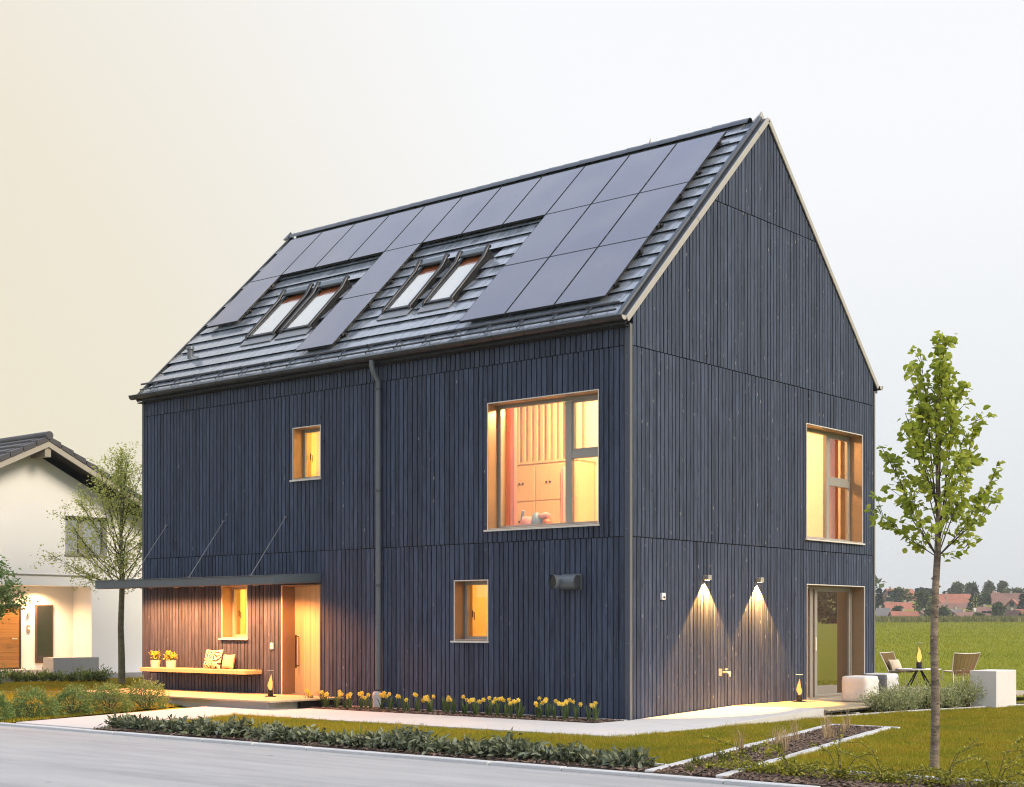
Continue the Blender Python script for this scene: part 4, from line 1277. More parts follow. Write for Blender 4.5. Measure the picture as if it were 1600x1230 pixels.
# lanterns
m_flame = emit_mat('flame', (1.0, .42, .09), 1.8)
m_core = emit_mat('flame_core', (1.0, .72, .30), 5.0)
def lantern(label, loc, k=1.0, power=3.0):
    t_ = thing('fire_lantern', label, 'lantern', loc, rnd.random(), 'glass fire lanterns')
    MB().box(-.11 * k, .11 * k, -.11 * k, .11 * k, 0, .012).build('foot_plate', m_black, t_, False, .002)
    MB().lathe([(.055 * k, .012), (.06 * k, .02), (.06 * k, .135 * k), (.045 * k, .14 * k), (.0, .14 * k)], 18).build('burner', m_black, t_, 40)
    MB().lathe([(.075 * k, .07 * k), (.075 * k, .56 * k), (.072 * k, .56 * k), (.072 * k, .07 * k), (.075 * k, .07 * k)], 24).build('glass_tube', m_lglass, t_, 50)
    MB().lathe([(.0762 * k, .553 * k), (.0762 * k, .56 * k), (.0715 * k, .56 * k), (.0715 * k, .553 * k), (.0762 * k, .553 * k)], 24).build('glass_rim', m_edge, t_, 50)
    def fl(nm, r_, h_, m_, ph):
        V = []; n = 9; prof = [(.3, 0), (.8, .12), (1, .28), (.85, .45), (.6, .62), (.38, .78), (.18, .9), (.02, 1)]
        mb = MB(); vs = []; fs = []
        for i, (a, z) in enumerate(prof):
            ox = .35 * r_ * math.sin(z * 5 + ph) * z; oy = .3 * r_ * math.cos(z * 4 + ph) * z
            for q in range(n):
                an = 2 * PI * q / n; rr = a * r_ * (1 + .25 * math.sin(3 * an + z * 9 + ph))
                vs.append((ox + rr * math.cos(an), oy + rr * math.sin(an), .14 * k + z * h_))
        for i in range(len(prof) - 1):
            for q in range(n):
                fs.append((i * n + q, i * n + (q + 1) % n, (i + 1) * n + (q + 1) % n, (i + 1) * n + q))
        mb.add(vs, fs); return mb.build(nm, m_, t_, 70)
    fl('flame', .050 * k, .33 * k, m_flame, rnd.random() * 6)
    fl('flame_core', .028 * k, .24 * k, m_core, rnd.random() * 6)
    point_light('flame_glow', (0, 0, .27 * k), power, (1.0, .55, .2), .04, t_)
    return t_
lantern('glass fire lantern on the entrance deck beside the door', (-7.62, -.76, .157), .88, 6)
lantern('glass fire lantern standing against the gable wall left of the terrace door', (.30, 4.85, .104), .88, 6)

# wall lamps on the gable
m_brass = M('brushed_nickel', (.55, .50, .42), .35, .6, .05)
m_lens = emit_mat('wall_lamp_lens', (1.0, .80, .5), 14)
for lab, yy in (('small wall lamp throwing a cone of light, nearer the house corner', 2.15), ('small wall lamp throwing a cone of light, nearer the terrace door', 3.87)):
    t_ = thing('wall_lamp', lab, 'wall lamp', (.0, yy, 2.24), 0, 'wall lamps on the gable')
    MB().box(.0, .115, -.055, .055, .0, .085).build('lamp_body', m_brass, t_, False, .004)
    MB().box(.035, .085, -.035, .035, -.004, -.001).build('lens', m_lens, t_)
    spot_light('lamp_beam', (.058, 0, -.010), 1350, (1.0, .43, .085), R(84), .22, .010, t_, (-.12, 0, -1))
t_ = thing('wall_sensor', 'small white sensor box on the dark gable near the corner', 'sensor', (0, .89, 1.95))
MB().box(0, .045, -.05, .05, -.055, .055).build('housing', m_white, t_, False, .006)
MB().box(.045, .05, -.025, .025, -.03, .0).build('lens', m_black, t_)
t_ = thing('garden_tap', 'brass garden tap low on the gable wall between the light cones', 'tap', (0, 2.72, .68))
tp = MB(); tp.box(0, .012, -.12, -.02, -.06, .06); tp.build('socket_plate', m_brass, t_, False, .004)
tp = MB(); tp.tube([(0, .03, 0), (.10, .03, 0), (.13, .03, -.03), (.13, .03, -.07)], .016, 8); tp.build('spout', m_brass, t_, 50)
tp = MB(); tp.tube([(.06, .03, 0), (.06, .03, .05)], .01, 6); tp.tube([(.06, -.01, .05), (.06, .08, .055)], .010, 6); tp.tube([(.10, .03, .0), (.10, .10, .0)], .014, 6); tp.build('handle', m_brass, t_, 50)
t_ = thing('light_switch', 'white doorbell switch on the warm lit boards beside the front door', 'switch', (-8.45, -.0, 1.08))
MB().box(-.04, .04, -.03, 0, -.06, .06).build('plate', m_white, t_, False, .005)
MB().box(-.015, .015, -.036, -.03, -.02, .02).build('button', m_trim, t_, False, .002)
# vent pipe on the front wall
t_ = thing('wall_vent', 'short grey ventilation pipe with round mouth on the front wall', 'vent', (-1.13, 0, 2.18))
t_.scale = (.68, .80, .95)
vp = MB()
MB().box(-.30, .30, -.05, .002, -.14, .14).build('wall_plate', m_dark, t_, False, .02)
vp.tube([(.27, -.16, 0), (.22, -.16, 0), (-.10, -.16, 0), (-.20, -.17, 0), (-.25, -.24, 0), (-.26, -.36, 0)], [.11, .118, .118, .118, .118, .115], 20, False)
vp.build('pipe', m_pipe, t_, 50)
MB().tube([(.265, -.16, 0), (.285, -.16, 0)], .112, 20).build('pipe_cap', m_dark, t_, 40)
MB().tube([(-.258, -.33, 0), (-.262, -.385, 0)], .128, 20, False).build('mouth_ring', m_pipe, t_, 40)
MB().tube([(-.258, -.345, 0), (-.2585, -.352, 0)], .110, 20).build('mouth_grille', m_black, t_)

# ------------------------------------------------------------------ terrace
ter = thing('terrace_deck', 'larch plank terrace deck beside and behind the gable', 'deck', (.9, 6, 0))
yy = 2.96; i = 0
while yy < 12.0:
    x0 = .012 if yy < 8.46 else -3.2
    x1 = 1.86 + max(0, (yy - 6) * .10)
    pbox('deck_board', m_decky, ter, x0, min(x1, 2.3), yy + .004, yy + .136, .072, .100, .003, (i * .37) % 1); yy += .14; i += 1
pbox('edge_beam', m_trim, ter, 1.70, 1.76, 3.02, 11.9, .034, .070)
pbox('black_shade_sheet', m_back, ter, 1.30, 1.34, 2.98, 11.9, -.05, .070)  # black sheet added to paint the shaded void beneath the deck edge
for yq in (3.05, 4.1, 5.2, 6.4): pbox('foot', m_kerb, ter, 1.66, 1.80, yq, yq + .12, -.05, -.001)
# seat poufs
def pouf(label, loc, rz, s, mat, panel=None):
    t_ = thing('seat_pouf', label, 'pouf', loc, rz, 'seat poufs on the terrace')
    n = 10
    bm = bmesh.new(); bmesh.ops.create_cube(bm, size=2)
    bmesh.ops.subdivide_edges(bm, edges=bm.edges[:], cuts=9, use_grid_fill=True)
    q = random.Random(int(loc[0] * 100)); ph = [q.uniform(0, 6) for _ in range(8)]
    for v in bm.verts:
        c = v.co; x, y, z = c
        e = 8.5
        k = (abs(x) ** e + abs(y) ** e + abs(z) ** e) ** (1 / e)
        c = Vector((x / k, y / k, z / k)) * 1.06
        wr = .022 * math.sin(9 * z + 4 * x + ph[0]) * math.sin(3 * y + ph[1]) + .020 * math.sin(14 * z + ph[2] + 3 * y) * (abs(x) > .7 or abs(y) > .7)
        corner = (abs(x) * abs(y)) ** 3
        c.z = c.z * (1 + .05 * corner) - (.05 * (1 - corner) if z > .9 else 0) * 0
        c.x *= 1 + wr; c.y *= 1 + wr
        if z < -.95: c.z = max(c.z, -1.0)
        v.co = Vector((c.x * s[0] / 2, c.y * s[1] / 2, (max(c.z, -1) + 1) * s[2] / 2))
    me = bpy.data.meshes.new('cover'); bm.to_mesh(me); bm.free()
    me.polygons.foreach_set('use_smooth', [True] * len(me.polygons)); me.materials.append(mat)
    if panel:
        me.materials.append(panel)
        for p in me.polygons:
            if p.normal.x > .55 or False: p.material_index = 0
            elif p.normal.y < -.5: p.material_index = 1
    o = bpy.data.objects.new('cover', me); COL.objects.link(o); o.parent = t_
    # piping along the upper seam
    h_ = s[2] * .955
    pts = []
    for k in range(41):
        a = 2 * PI * k / 40; cx, sy = math.cos(a), math.sin(a); e = 5.0
        q = (abs(cx) ** e + abs(sy) ** e) ** (1 / e)
        pts.append((cx / q * s[0] * .485, sy / q * s[1] * .485, h_))
    MB().tube(pts, .006, 5, False).build('piping', mat, t_, 60)
    return t_
m_canvas = M('off_white_canvas', (.66, .65, .63), .9, 0, .05, 5, .25, 300, .002)
m_canvas2 = M('light_grey_canvas', (.56, .57, .58), .9, 0, .05, 5, .25, 300, .002)
m_greyc = M('dark_grey_canvas', (.15, .155, .165), .9, 0, .06, 5, .25, 300, .002)
pouf('off-white square canvas pouf at the front edge of the terrace deck', (1.09, 5.66, .10), R(2), (.49, .52, .455), m_canvas)
pouf('grey and white canvas pouf standing behind the off-white one', (.96, 6.75, .10), R(3), (.49, .55, .47), m_canvas2, m_greyc)
# concrete cube
t_ = MB(); t_.box(2.50, 3.0, 7.2, 8.15, -.06, .655); 
tag(t_.build('concrete_block', concrete_mat('white_concrete', (.66, .65, .64), .03, .08), None, False, .008), 'white concrete block standing at the terrace edge beyond the shrubs', 'block')

# woven chairs
m_cord = M('rattan_cord', (.21, .12, .065), .8, 0, .25, 40, .6, 120, .004)
m_leg = M('pale_steel_leg', (.66, .61, .54), .4, .1, .03)
def chair(label, loc, rz):
    t_ = thing('woven_chair', label, 'chair', loc, rz, 'woven terrace chairs')
    # local: faces +y; seat .40 high
    def back_pt(a, z):           # a -1..1 across, z height
        wdt = .25 + .06 * (z - .40) / .40
        y = -.22 - .18 * (z - .38) / .40 + .05 * (a * a)
        return (a * wdt, y, z)
    cords = MB()
    for k in range(27):
        z = .36 + k * .0163
        top = .80 - .02 * 0
        cords.tube([back_pt(a, z - .012 * (1 - a * a) * (k / 26) - .05 * (1 - a * a) * (1 - k / 26)) for a in (-1, -.6, -.2, .2, .6, 1)], .0072, 5)
    for a in (-.75, -.45, -.15, .15, .45, .75):
        cords.tube([back_pt(a, z) for z in (.36, .5, .65, .77)], .005, 4)
    cords.build('backrest', m_cord, t_, 60)
    seat = MB()
    for k in range(24):
        y = -.20 + k * .0182
        wd = .25 - .02 * k / 23
        seat.tube([(-wd, y, .405), (-wd * .5, y, .385), (0, y, .378), (wd * .5, y, .385), (wd, y, .405)], .0085, 5)
    seat.build('seat', m_cord, t_, 60)
    fr_ = MB()
    fr_.tube([back_pt(-1, .36), back_pt(-1, .58), back_pt(-1, .80), back_pt(-.5, .79), back_pt(0, .785), back_pt(.5, .79), back_pt(1, .80), back_pt(1, .58), back_pt(1, .36)], .011, 6)
    fr_.tube([(-.25, -.22, .40), (-.24, .0, .405), (-.23, .23, .41), (.23, .23, .41), (.24, 0, .405), (.25, -.22, .40)], .010, 6)
    fr_.build('seat_frame', m_leg, t_, 60)
    for sx in (-1, 1):
        for (a, b) in ((.20, .25), (-.20, -.30)):
            MB().tube([(sx * .24, a, .40), (sx * .27, b, .0)], .0105, 6).build('leg', m_leg, t_, 60)
    return t_
def cam_pos(u, D, z): 
    p = at_px(u, 975.78, D); return (p.x, p.y, z)
fz = math.atan2(FV.y, FV.x)      # heading of the view
rzr = YAW - PI / 2               # local +y turned to camera right
c1 = cam_pos(1409, 31.5, .10); c2 = cam_pos(1497, 31.2, .10); tb = cam_pos(1436, 31.2, .10)
chair('woven rattan chair with a beige cushion, left of the round table', c1, rzr - R(42))
chair('woven rattan chair with its back to the camera, right of the round table', c2, YAW + R(14))
cu = cushion('seat_cushion', 'beige cushion on the left woven chair', (0, 0, 0), .42, .27, .13, M('sand_linen', (.62, .52, .38), .9, 0, .06, 30), 0, 0)
_a = rzr - R(42)
cu.location = (c1[0] + .10 * math.sin(_a), c1[1] - .10 * math.cos(_a), .50); cu.rotation_euler = (R(24), 0, _a)
t_ = thing('round_table', 'low round white table on splayed black legs on the terrace', 'table', tb)
MB().lathe([(.0, .435), (.42, .435), (.46, .448), (.46, .458), (.0, .460)], 40).build('tabletop', m_white, t_, 30)
for k in range(4):
    a = k * PI / 2 + YAW + .35
    MB().tube([(.05 * math.cos(a), .05 * math.sin(a), .435), (.36 * math.cos(a), .36 * math.sin(a), 0)], [.02, .014], 8).build('leg', m_black, t_, 40)
lantern('glass fire lantern on the round terrace table', (tb[0], tb[1], tb[2] + .461), .98, 4)

# ================================================================== neighbouring white house
nb = thing('white_house', 'white rendered neighbouring house with tiled gable roof and lit porch', 'house', (-22, 4, 0))
def nbx(name, mat, x0, x1, y0, y1, z0, z1, parent=None, bevel=0.0, r=0.0):
    return MB().box(x0 + 22, x1 + 22, y0 - 4, y1 - 4, z0, z1, r).build(name, mat, parent or nb, False, bevel)
XN = -22.0
AY, AZ, TP = 3.30, 6.13, .475         # gable apex on the wall plane and roof pitch
def nroof(y): return AZ - TP * abs(y - AY)
# upper storey and right part
nw = MB()
for (a, b, c, d) in cells(-3.2, 9.8, 2.55, 3.6, []) : nw.box(XN - 9 + 22, XN + 22, a - 4, b - 4, c, d)
ww_ = (4.273, 5.61, 3.42, 4.49)
nw = MB()
for (a, b, c, d) in cells(-3.2, 9.8, 2.555, 4.6, [ww_]): nw.box(-.35, 0, a - 4, b - 4, c, d)
nw.prism([(-.35, -3.2 - 4, 4.6), (-.35, 9.8 - 4, 4.6), (-.35, 9.8 - 4, nroof(9.8)), (-.35, AY - 4, AZ), (-.35, -3.2 - 4, nroof(-3.2))] if nroof(9.8) > 4.6 else
         [(-.35, AY - (AZ - 4.6) / TP - 4, 4.6), (-.35, AY + (AZ - 4.6) / TP - 4, 4.6), (-.35, AY - 4, AZ)], (.35, 0, 0))
nw.box(-9, -.351, -7.2, 5.8, 2.555, 2.75)
nw.box(-9, 0, 1.11, 5.8, .02, 2.554)             # right ground-floor block
nw.box(-9, -.90, -7.2, 1.109, .02, 2.554)         # recessed porch wall
nw.build('wall', m_render, nb)
nbx('upper_block', m_render, XN - 9, XN - .36, -3.1, 9.7, 2.76, 4.55)
nbx('slab_edge', m_trim, XN - .2, XN + .035, -3.2, 5.34, 2.835, 2.86)
# roof with verge tiles
ov = .72
rm = MB()
for s in (-1, 1):
    ye = AY + s * 7.2
    P = [(XN + ov, AY, AZ + .28), (XN + ov, ye, AZ + .28 - TP * 7.2), (XN - 9.5, ye, AZ + .28 - TP * 7.2), (XN - 9.5, AY, AZ + .28)]
    rm.prism([(a + 22, b - 4, c) for a, b, c in P], (0, 0, .10))
m_ntile = M('slate_grey_tile', (.060, .058, .066), .5, 0, .2, 3)
nr = rm.build('roof', m_ntile, nb)
for s in (-1, 1):
    P = [(XN + ov - .03, AY, AZ + .10), (XN + ov - .03, AY + s * 7.2, AZ + .10 - TP * 7.2), (XN + ov - .03, AY + s * 7.2, AZ + .279 - TP * 7.2), (XN + ov - .03, AY, AZ + .279)]
    MB().prism([(a + 22, b - 4, c) for a, b, c in P], (.04, 0, 0)).build('bargeboard', M('taupe_bargeboard', (.36, .33, .28), .6, 0, .06), nb)
    P = [(XN - 9.4, AY, AZ + .26), (XN - 9.4, AY + s * 7.1, AZ + .26 - TP * 7.1), (XN - 9.4, AY + s * 7.1, AZ + .275 - TP * 7.1), (XN - 9.4, AY, AZ + .275)]
    vt = MB()
    for k in range(18):
        y0 = AY + s * k * .385; y1 = AY + s * (k * .385 + .37)
        z0 = AZ + .30 - TP * k * .385; z1 = z0 - TP * .37
        q = [(XN + ov - .25, y0, z0 - .05), (XN + ov + .03, y0, z0 - .05), (XN + ov + .03, y1, z1 - .05), (XN + ov - .25, y1, z1 - .05)]
        u = [(a, b, c + (.14 if b == y0 else .175)) for a, b, c in q]
        MB().hexa([(a + 22, b - 4, c) for a, b, c in q + u]).build('verge_tile', m_ntile, nr, False, .012)
    if s < 0:
        for rix in range(1, 10):      # tile ridges on the slope that faces the camera
            for k in range(18):
                y0 = AY + s * k * .385; z0 = AZ + .42 - TP * k * .385
                MB().hexa([(a + 22, b - 4, c) for a, b, c in ((XN + ov - .26 - rix * .31, y0, z0 - .06), (XN + ov - .26 - rix * .31 + .29, y0, z0 - .06), (XN + ov - .26 - rix * .31 + .29, y0 - .37, z0 - .06 - TP * .37), (XN + ov - .26 - rix * .31, y0 - .37, z0 - .06 - TP * .37),
                           (XN + ov - .26 - rix * .31, y0, z0 - .02), (XN + ov - .26 - rix * .31 + .29, y0, z0 - .02), (XN + ov - .26 - rix * .31 + .29, y0 - .37, z0 + .03 - TP * .37), (XN + ov - .26 - rix * .31, y0 - .37, z0 + .03 - TP * .37))]).build('roof_tile', m_ntile, nr)
MB().tube([(XN + ov + .05 + 22, AY - 4, AZ + .41), (XN - 9.4 + 22, AY - 4, AZ + .41)], .11, 12).build('ridge_roll', m_ntile, nr, 40)
m_beam = M('grey_brown_beam', (.30, .27, .225), .7, 0, .1)
nbx('purlin', m_beam, XN + .001, XN + ov - .035, AY - .09, AY + .09, AZ - .16, AZ + .09)
nbx('purlin', m_beam, XN + .001, XN + ov - .035, AY + 2.35, AY + 2.53, AZ - .16 - TP * 2.45, AZ + .05 - TP * 2.45)
nbx('eave_lining', m_back, XN - .3, XN - .29, -3, 9, 4.6, 4.61)
for s in (-1, 1):
    P = [(XN + .002, AY, AZ + .255), (XN + .002, AY + s * 7.0, AZ + .255 - TP * 7.0), (XN + ov - .04, AY + s * 7.0, AZ + .255 - TP * 7.0), (XN + ov - .04, AY, AZ + .255)]
    MB().prism([(a + 22, b - 4, c) for a, b, c in P], (0, 0, .02)).build('roof_boarding', M('dark_soffit', (.055, .045, .04), .8), nb)
# upper window
wn = nbx('window', m_frame, XN - .20, XN - .12, ww_[0], ww_[0] + .05, ww_[2], ww_[3])
for (a, b, c, d) in ((ww_[1] - .05, ww_[1], ww_[2], ww_[3]), (ww_[0] + .051, ww_[1] - .051, ww_[3] - .05, ww_[3]), (ww_[0] + .051, ww_[1] - .051, ww_[2], ww_[2] + .05), (4.78, 4.92, ww_[2] + .051, ww_[3] - .051)):
    nbx('frame_bar', m_frame, XN - .20, XN - .12, a, b, c, d, wn)
nbx('pane', m_glass_r, XN - .17, XN - .165, ww_[0] + .051, 4.779, ww_[2] + .051, ww_[3] - .051, wn)
nbx('pane', m_glass_r, XN - .17, XN - .165, 4.921, ww_[1] - .051, ww_[2] + .051, ww_[3] - .051, wn)
nbx('blind_box', m_black, XN - .119, XN + .02, ww_[0], ww_[1], ww_[3] - .09, ww_[3] + .0, wn)
nbx('sill', m_frame, XN - .119, XN + .05, ww_[0] - .03, ww_[1] + .03, ww_[2] - .03, ww_[2] + .01, wn)
m_nbroom = M('grey_blind', (.42, .44, .46), .8)
nbx('window_blind', m_nbroom, XN - .34, XN - .33, ww_[0], ww_[1], ww_[2], ww_[3], wn)
# front door with horizontal planks
XB = XN - .90
nd = nbx('front_door', M('dark_door_frame', (.05, .04, .035), .5), XB + .001, XB + .05, 2.35, 3.45, .28, 2.05)
for k in range(8):
    z0 = .32 + k * .206
    nbx('door_plank', m_oak, XB + .051, XB + .075, 2.42, 3.36, z0, z0 + .202, nd, .003, (k * .29) % 1)
MB().tube([(XB + .075 + 22, 3.27 - 4, 1.10), (XB + .13 + 22, 3.27 - 4, 1.10), (XB + .13 + 22, 3.13 - 4, 1.10)], .012, 6).build('door_handle', m_trim, nd)
sdw = nbx('sidelight', M('dark_brown_frame', (.10, .06, .04), .5), XB + .001, XB + .06, 3.90, 4.44, .42, 2.05)
nbx('pane', m_glass, XB + .061, XB + .066, 3.935, 4.405, .50, 2.01, sdw)
nbx('backing', m_farwin, XB + .0605, XB + .0608, 3.935, 4.405, .50, 2.01, sdw)
# porch floor, bell, lamp
nbx('terrace', m_concrete, XN - .899, XN + .6, -3.2, 9.5, -.12, .14)
nbx('door_step', m_path, XN - .899, XN - .3, -3.2, 5.33, .141, .27)
t_ = thing('doorbell_panel', 'small grey doorbell panel beside the neighbour\'s oak door', 'doorbell', (XB, 3.69, 1.36))
MB().box(.001, .03, -.05, .05, -.09, .12).build('plate', M('grey_plate', (.2, .19, .18), .5), t_, False, .004)
MB().box(.0305, .035, -.03, .03, .0, .06).build('button', m_white, t_)
t_ = thing('porch_lamp', 'small white wall lamp above the doorbell panel in the neighbour\'s porch', 'wall lamp', (XB, 3.71, 1.84))
MB().lathe([(.0, -.03), (.05, -.03), (.035, .03), (.0, .05)], 12, (.07, 0, 0)).build('shade', m_white, t_, 50)
MB().tube([(.0, 0, 0), (.07, 0, 0)], .012, 6).build('arm', m_brass, t_)
spot_light('porch_downlight', (-.45, -.1, 2.5), 300, (1.0, .56, .24), R(150), .9, .08, nb)
spot_light('porch_downlight', (-.45, -1.6, 2.5), 200, (1.0, .56, .24), R(150), .9, .08, nb)
tag(nbx('concrete_block', concrete_mat('grey_concrete_block', (.40, .40, .39), .04, .1), XN + .05, XN + .55, 3.55, 4.98, .141, .60, None, .008), None, None)
_b = bpy.data.objects['concrete_block.001']; _b.parent = None; _b.location = (-22, 4, 0)
tag(_b, 'long grey concrete block standing in front of the white house', 'block')
# light edging path in front of the neighbour
sheet('path', [(-17.2, -1.6), (-16.9, -1.6), (-15.2, .55), (-15.4, .75)], -.012, m_kerb)

# ================================================================== planting
def daffodil(x, y, nflow, seed):
    q = random.Random(seed)
    t_ = thing('daffodil', 'clump of yellow daffodils in the narrow bed along the front wall', 'daffodil', (x, y, -.005), q.random() * 6, 'daffodils along the front wall')
    mb = MB()
    for k in range(q.randint(7, 11)):
        a = q.uniform(0, 2 * PI); ln = q.uniform(.19, .31); bend = q.uniform(.02, .13); wd = .011
        bx, by = .03 * math.cos(a) * q.random(), .03 * math.sin(a) * q.random()
        s = Vector((-math.sin(a), math.cos(a), 0)); d = Vector((math.cos(a), math.sin(a), 0))
        pts = [Vector((bx, by, 0)) + d * (bend * (i / 3) ** 1.7) + Vector((0, 0, ln * i / 3 - .25 * bend * (i / 3) ** 3)) for i in range(4)]
        vs = []
        for i, p in enumerate(pts):
            w_ = wd * (1, 1, .8, .1)[i]
            vs += [p - s * w_, p + s * w_]
        mb.add(vs, [(2 * i, 2 * i + 1, 2 * i + 3, 2 * i + 2) for i in range(3)], q.random())
    mb.build('foliage', m_strap, t_)
    for k in range(nflow):
        a = q.uniform(0, 2 * PI); r_ = q.uniform(.02, .12); h_ = q.uniform(.20, .31)
        top = Vector((r_ * math.cos(a), r_ * math.sin(a), h_))
        MB().tube([(0.2 * top.x, .2 * top.y, 0), (.6 * top.x, .6 * top.y, h_ * .6), top], .0042, 4).build('stem', m_strap, t_)
        # flower faces roughly towards the path / light
        f = (Vector((13 - x, -18 - y, 0)).normalized() + Vector((q.gauss(0, .5), q.gauss(0, .4), q.uniform(-.2, .35)))).normalized()
        f = Matrix.Rotation(-t_.rotation_euler.z, 3, 'Z') @ f
        M4 = Matrix.Translation(top) @ f.to_track_quat('Z', 'Y').to_matrix().to_4x4()
        fl = MB()
        for i in range(6):
            b = i * PI / 3 + .2; ps = .043 * q.uniform(.9, 1.1); pw = .018
            c, s = math.cos(b), math.sin(b)
            fl.add([(0, 0, 0), (c * ps * .5 - s * pw, s * ps * .5 + c * pw, .006), (c * ps, s * ps, -.004 + q.uniform(-.006, .006)), (c * ps * .5 + s * pw, s * ps * .5 - c * pw, .006)], [(0, 1, 2, 3)], q.random())
        fl.xform(M4); fo = fl.build('flower', m_petal, t_)
        MB().lathe([(.010, 0), (.014, .018), (.021, .030)], 8).xform(M4).build('corona', m_corona, fo, 60)
xs = np.linspace(-6.72, -.22, 46)
for i, x in enumerate(xs):
    daffodil(x + rnd.uniform(-.06, .06), -.50 + rnd.uniform(-.10, .08) + (-.15 if x < -5.5 else 0), rnd.choice([1, 2, 2, 3, 3]), 100 + i)

def shrub(name, label, cat, loc, rx, ry, h, n, ll, lw, mat, group, seed, spread=.45, up=.5, stems=14, airy=0.0, shape='diamond', dome=False):
    q = np.random.RandomState(seed)
    t_ = thing(name, label, cat, loc, 0, group)
    sb = MB(); tips = []; P = []; D = []
    for k in range(stems):
        a = q.uniform(0, 2 * PI); r_ = math.sqrt(q.rand()); hh = h * (1 - .45 * r_ ** 2) * q.uniform(.75, 1.08)
        tip = Vector((rx * r_ * math.cos(a), ry * r_ * math.sin(a), hh))
        base = Vector((tip.x * .15, tip.y * .15, 0)); mid = base * .5 + tip * .45 + Vector((0, 0, .06 * h))
        sb.tube([base, mid, tip], [.006, .004, .002], 4, False)
        tips.append((base, mid, tip))
    sb.build('stem', m_twig, t_)
    per = n // stems
    for base, mid, tip in tips:
        for j in range(per):
            u = q.uniform(.12, 1.03) ** .7
            p = base.lerp(mid, u * 2) if u < .5 else mid.lerp(tip, u * 2 - 1)
            s_ = .12 * (rx + h) * (1.0 - airy)
            p = p + Vector((q.normal(0, s_), q.normal(0, s_), q.normal(0, s_ * .7)))
            if p.z < .01: p.z = .01 + .05 * q.rand()
            P.append(p); D.append((p.x / rx + q.normal(0, .3), p.y / ry + q.normal(0, .3), up + q.rand()))
    if dome:
        P = []; D = []; nbl = 14; bl = []
        for k in range(nbl):
            a = q.uniform(0, 2 * PI); e = q.uniform(.05, 1.0); v = Vector((math.cos(a) * math.sqrt(1 - e * e), math.sin(a) * math.sqrt(1 - e * e), e)); bl.append((v, q.uniform(.78, 1.1)))
        while len(P) < n:
            a = q.uniform(0, 2 * PI); e = q.uniform(-.05, 1.0); v = Vector((math.cos(a) * math.sqrt(1 - e * e), math.sin(a) * math.sqrt(1 - e * e), e))
            k = max(((v.dot(b[0]) - .82) * 1.2 + b[1]) if v.dot(b[0]) > .8 else .80 for b in bl) * (q.uniform(.62, 1.04) ** .6 if q.rand() > .14 else q.uniform(1.0, 1.17))
            P.append((v.x * rx * k, v.y * ry * k, max(.015, v.z * h * k + .03))); D.append((v.x + q.normal(0, .35), v.y + q.normal(0, .35), v.z + .35 + q.normal(0, .3)))
    leaves('foliage', P, D, mat, t_, ll, lw, .2, spread, shape, None, seed)
    return t_

# row of round shrubs left of the entrance path
for i, (lab, x, y, rx, h) in enumerate([
        ('rounded grey-green shrub cut off by the left picture edge', -7.75, -6.35, .34, .46),
        ('rounded grey-green shrub second from the left picture edge', -8.02, -5.45, .40, .50),
        ('rounded grey-green shrub third from the left picture edge', -8.25, -4.55, .36, .50),
        ('rounded grey-green shrub fourth from the left picture edge', -8.42, -3.72, .40, .50),
        ('rounded yellow-green shrub touching the entrance deck', -8.62, -2.82, .40, .52)]):
    shrub('round_shrub', lab, 'shrub', (x, y, -.02), rx * .84, rx * .84, h * .74, 3000, .046, .020, m_leafC, 'round shrubs beside the entrance path', 20 + i, stems=34, dome=True)

# sage-like plants along the road
for i in range(21):
    x = -4.75 + i * .455 + rnd.uniform(-.08, .08); y = -6.10 + rnd.uniform(-.07, .07)
    big = rnd.uniform(.8, 1.25)
    shrub('sage_plant', 'low leathery grey-green sage plant in the hedge row along the kerb', 'plant', (x, y, -.015), .27 * big, .20, .135 * big * rnd.choice([.7, .9, 1, 1.4]), 300, .105, .042, m_leafD, 'sage plants along the road kerb', 60 + i, spread=.95, up=.0, stems=14, airy=.1, shape='round')

# silver-green shrubs before the terrace
for i, (lab, x, y, rx, h) in enumerate([
        ('silver-green shrub at the terrace edge closest to the poufs', 2.06, 4.75, .36, .42),
        ('silver-green shrub second from the poufs along the terrace edge', 2.12, 5.35, .34, .42),
        ('silver-green shrub in the middle of the terrace edge row, behind the young trunk', 2.22, 5.95, .34, .40),
        ('silver-green shrub fourth from the poufs along the terrace edge', 2.34, 6.55, .34, .40),
        ('silver-green shrub touching the white concrete block', 2.50, 7.05, .28, .52)]):
    shrub('silver_shrub', lab, 'shrub', (x, y, -.02), rx, rx, h, 2100, .055, .018, m_leafF, 'silver shrubs along the terrace', 90 + i, stems=26, up=.9)

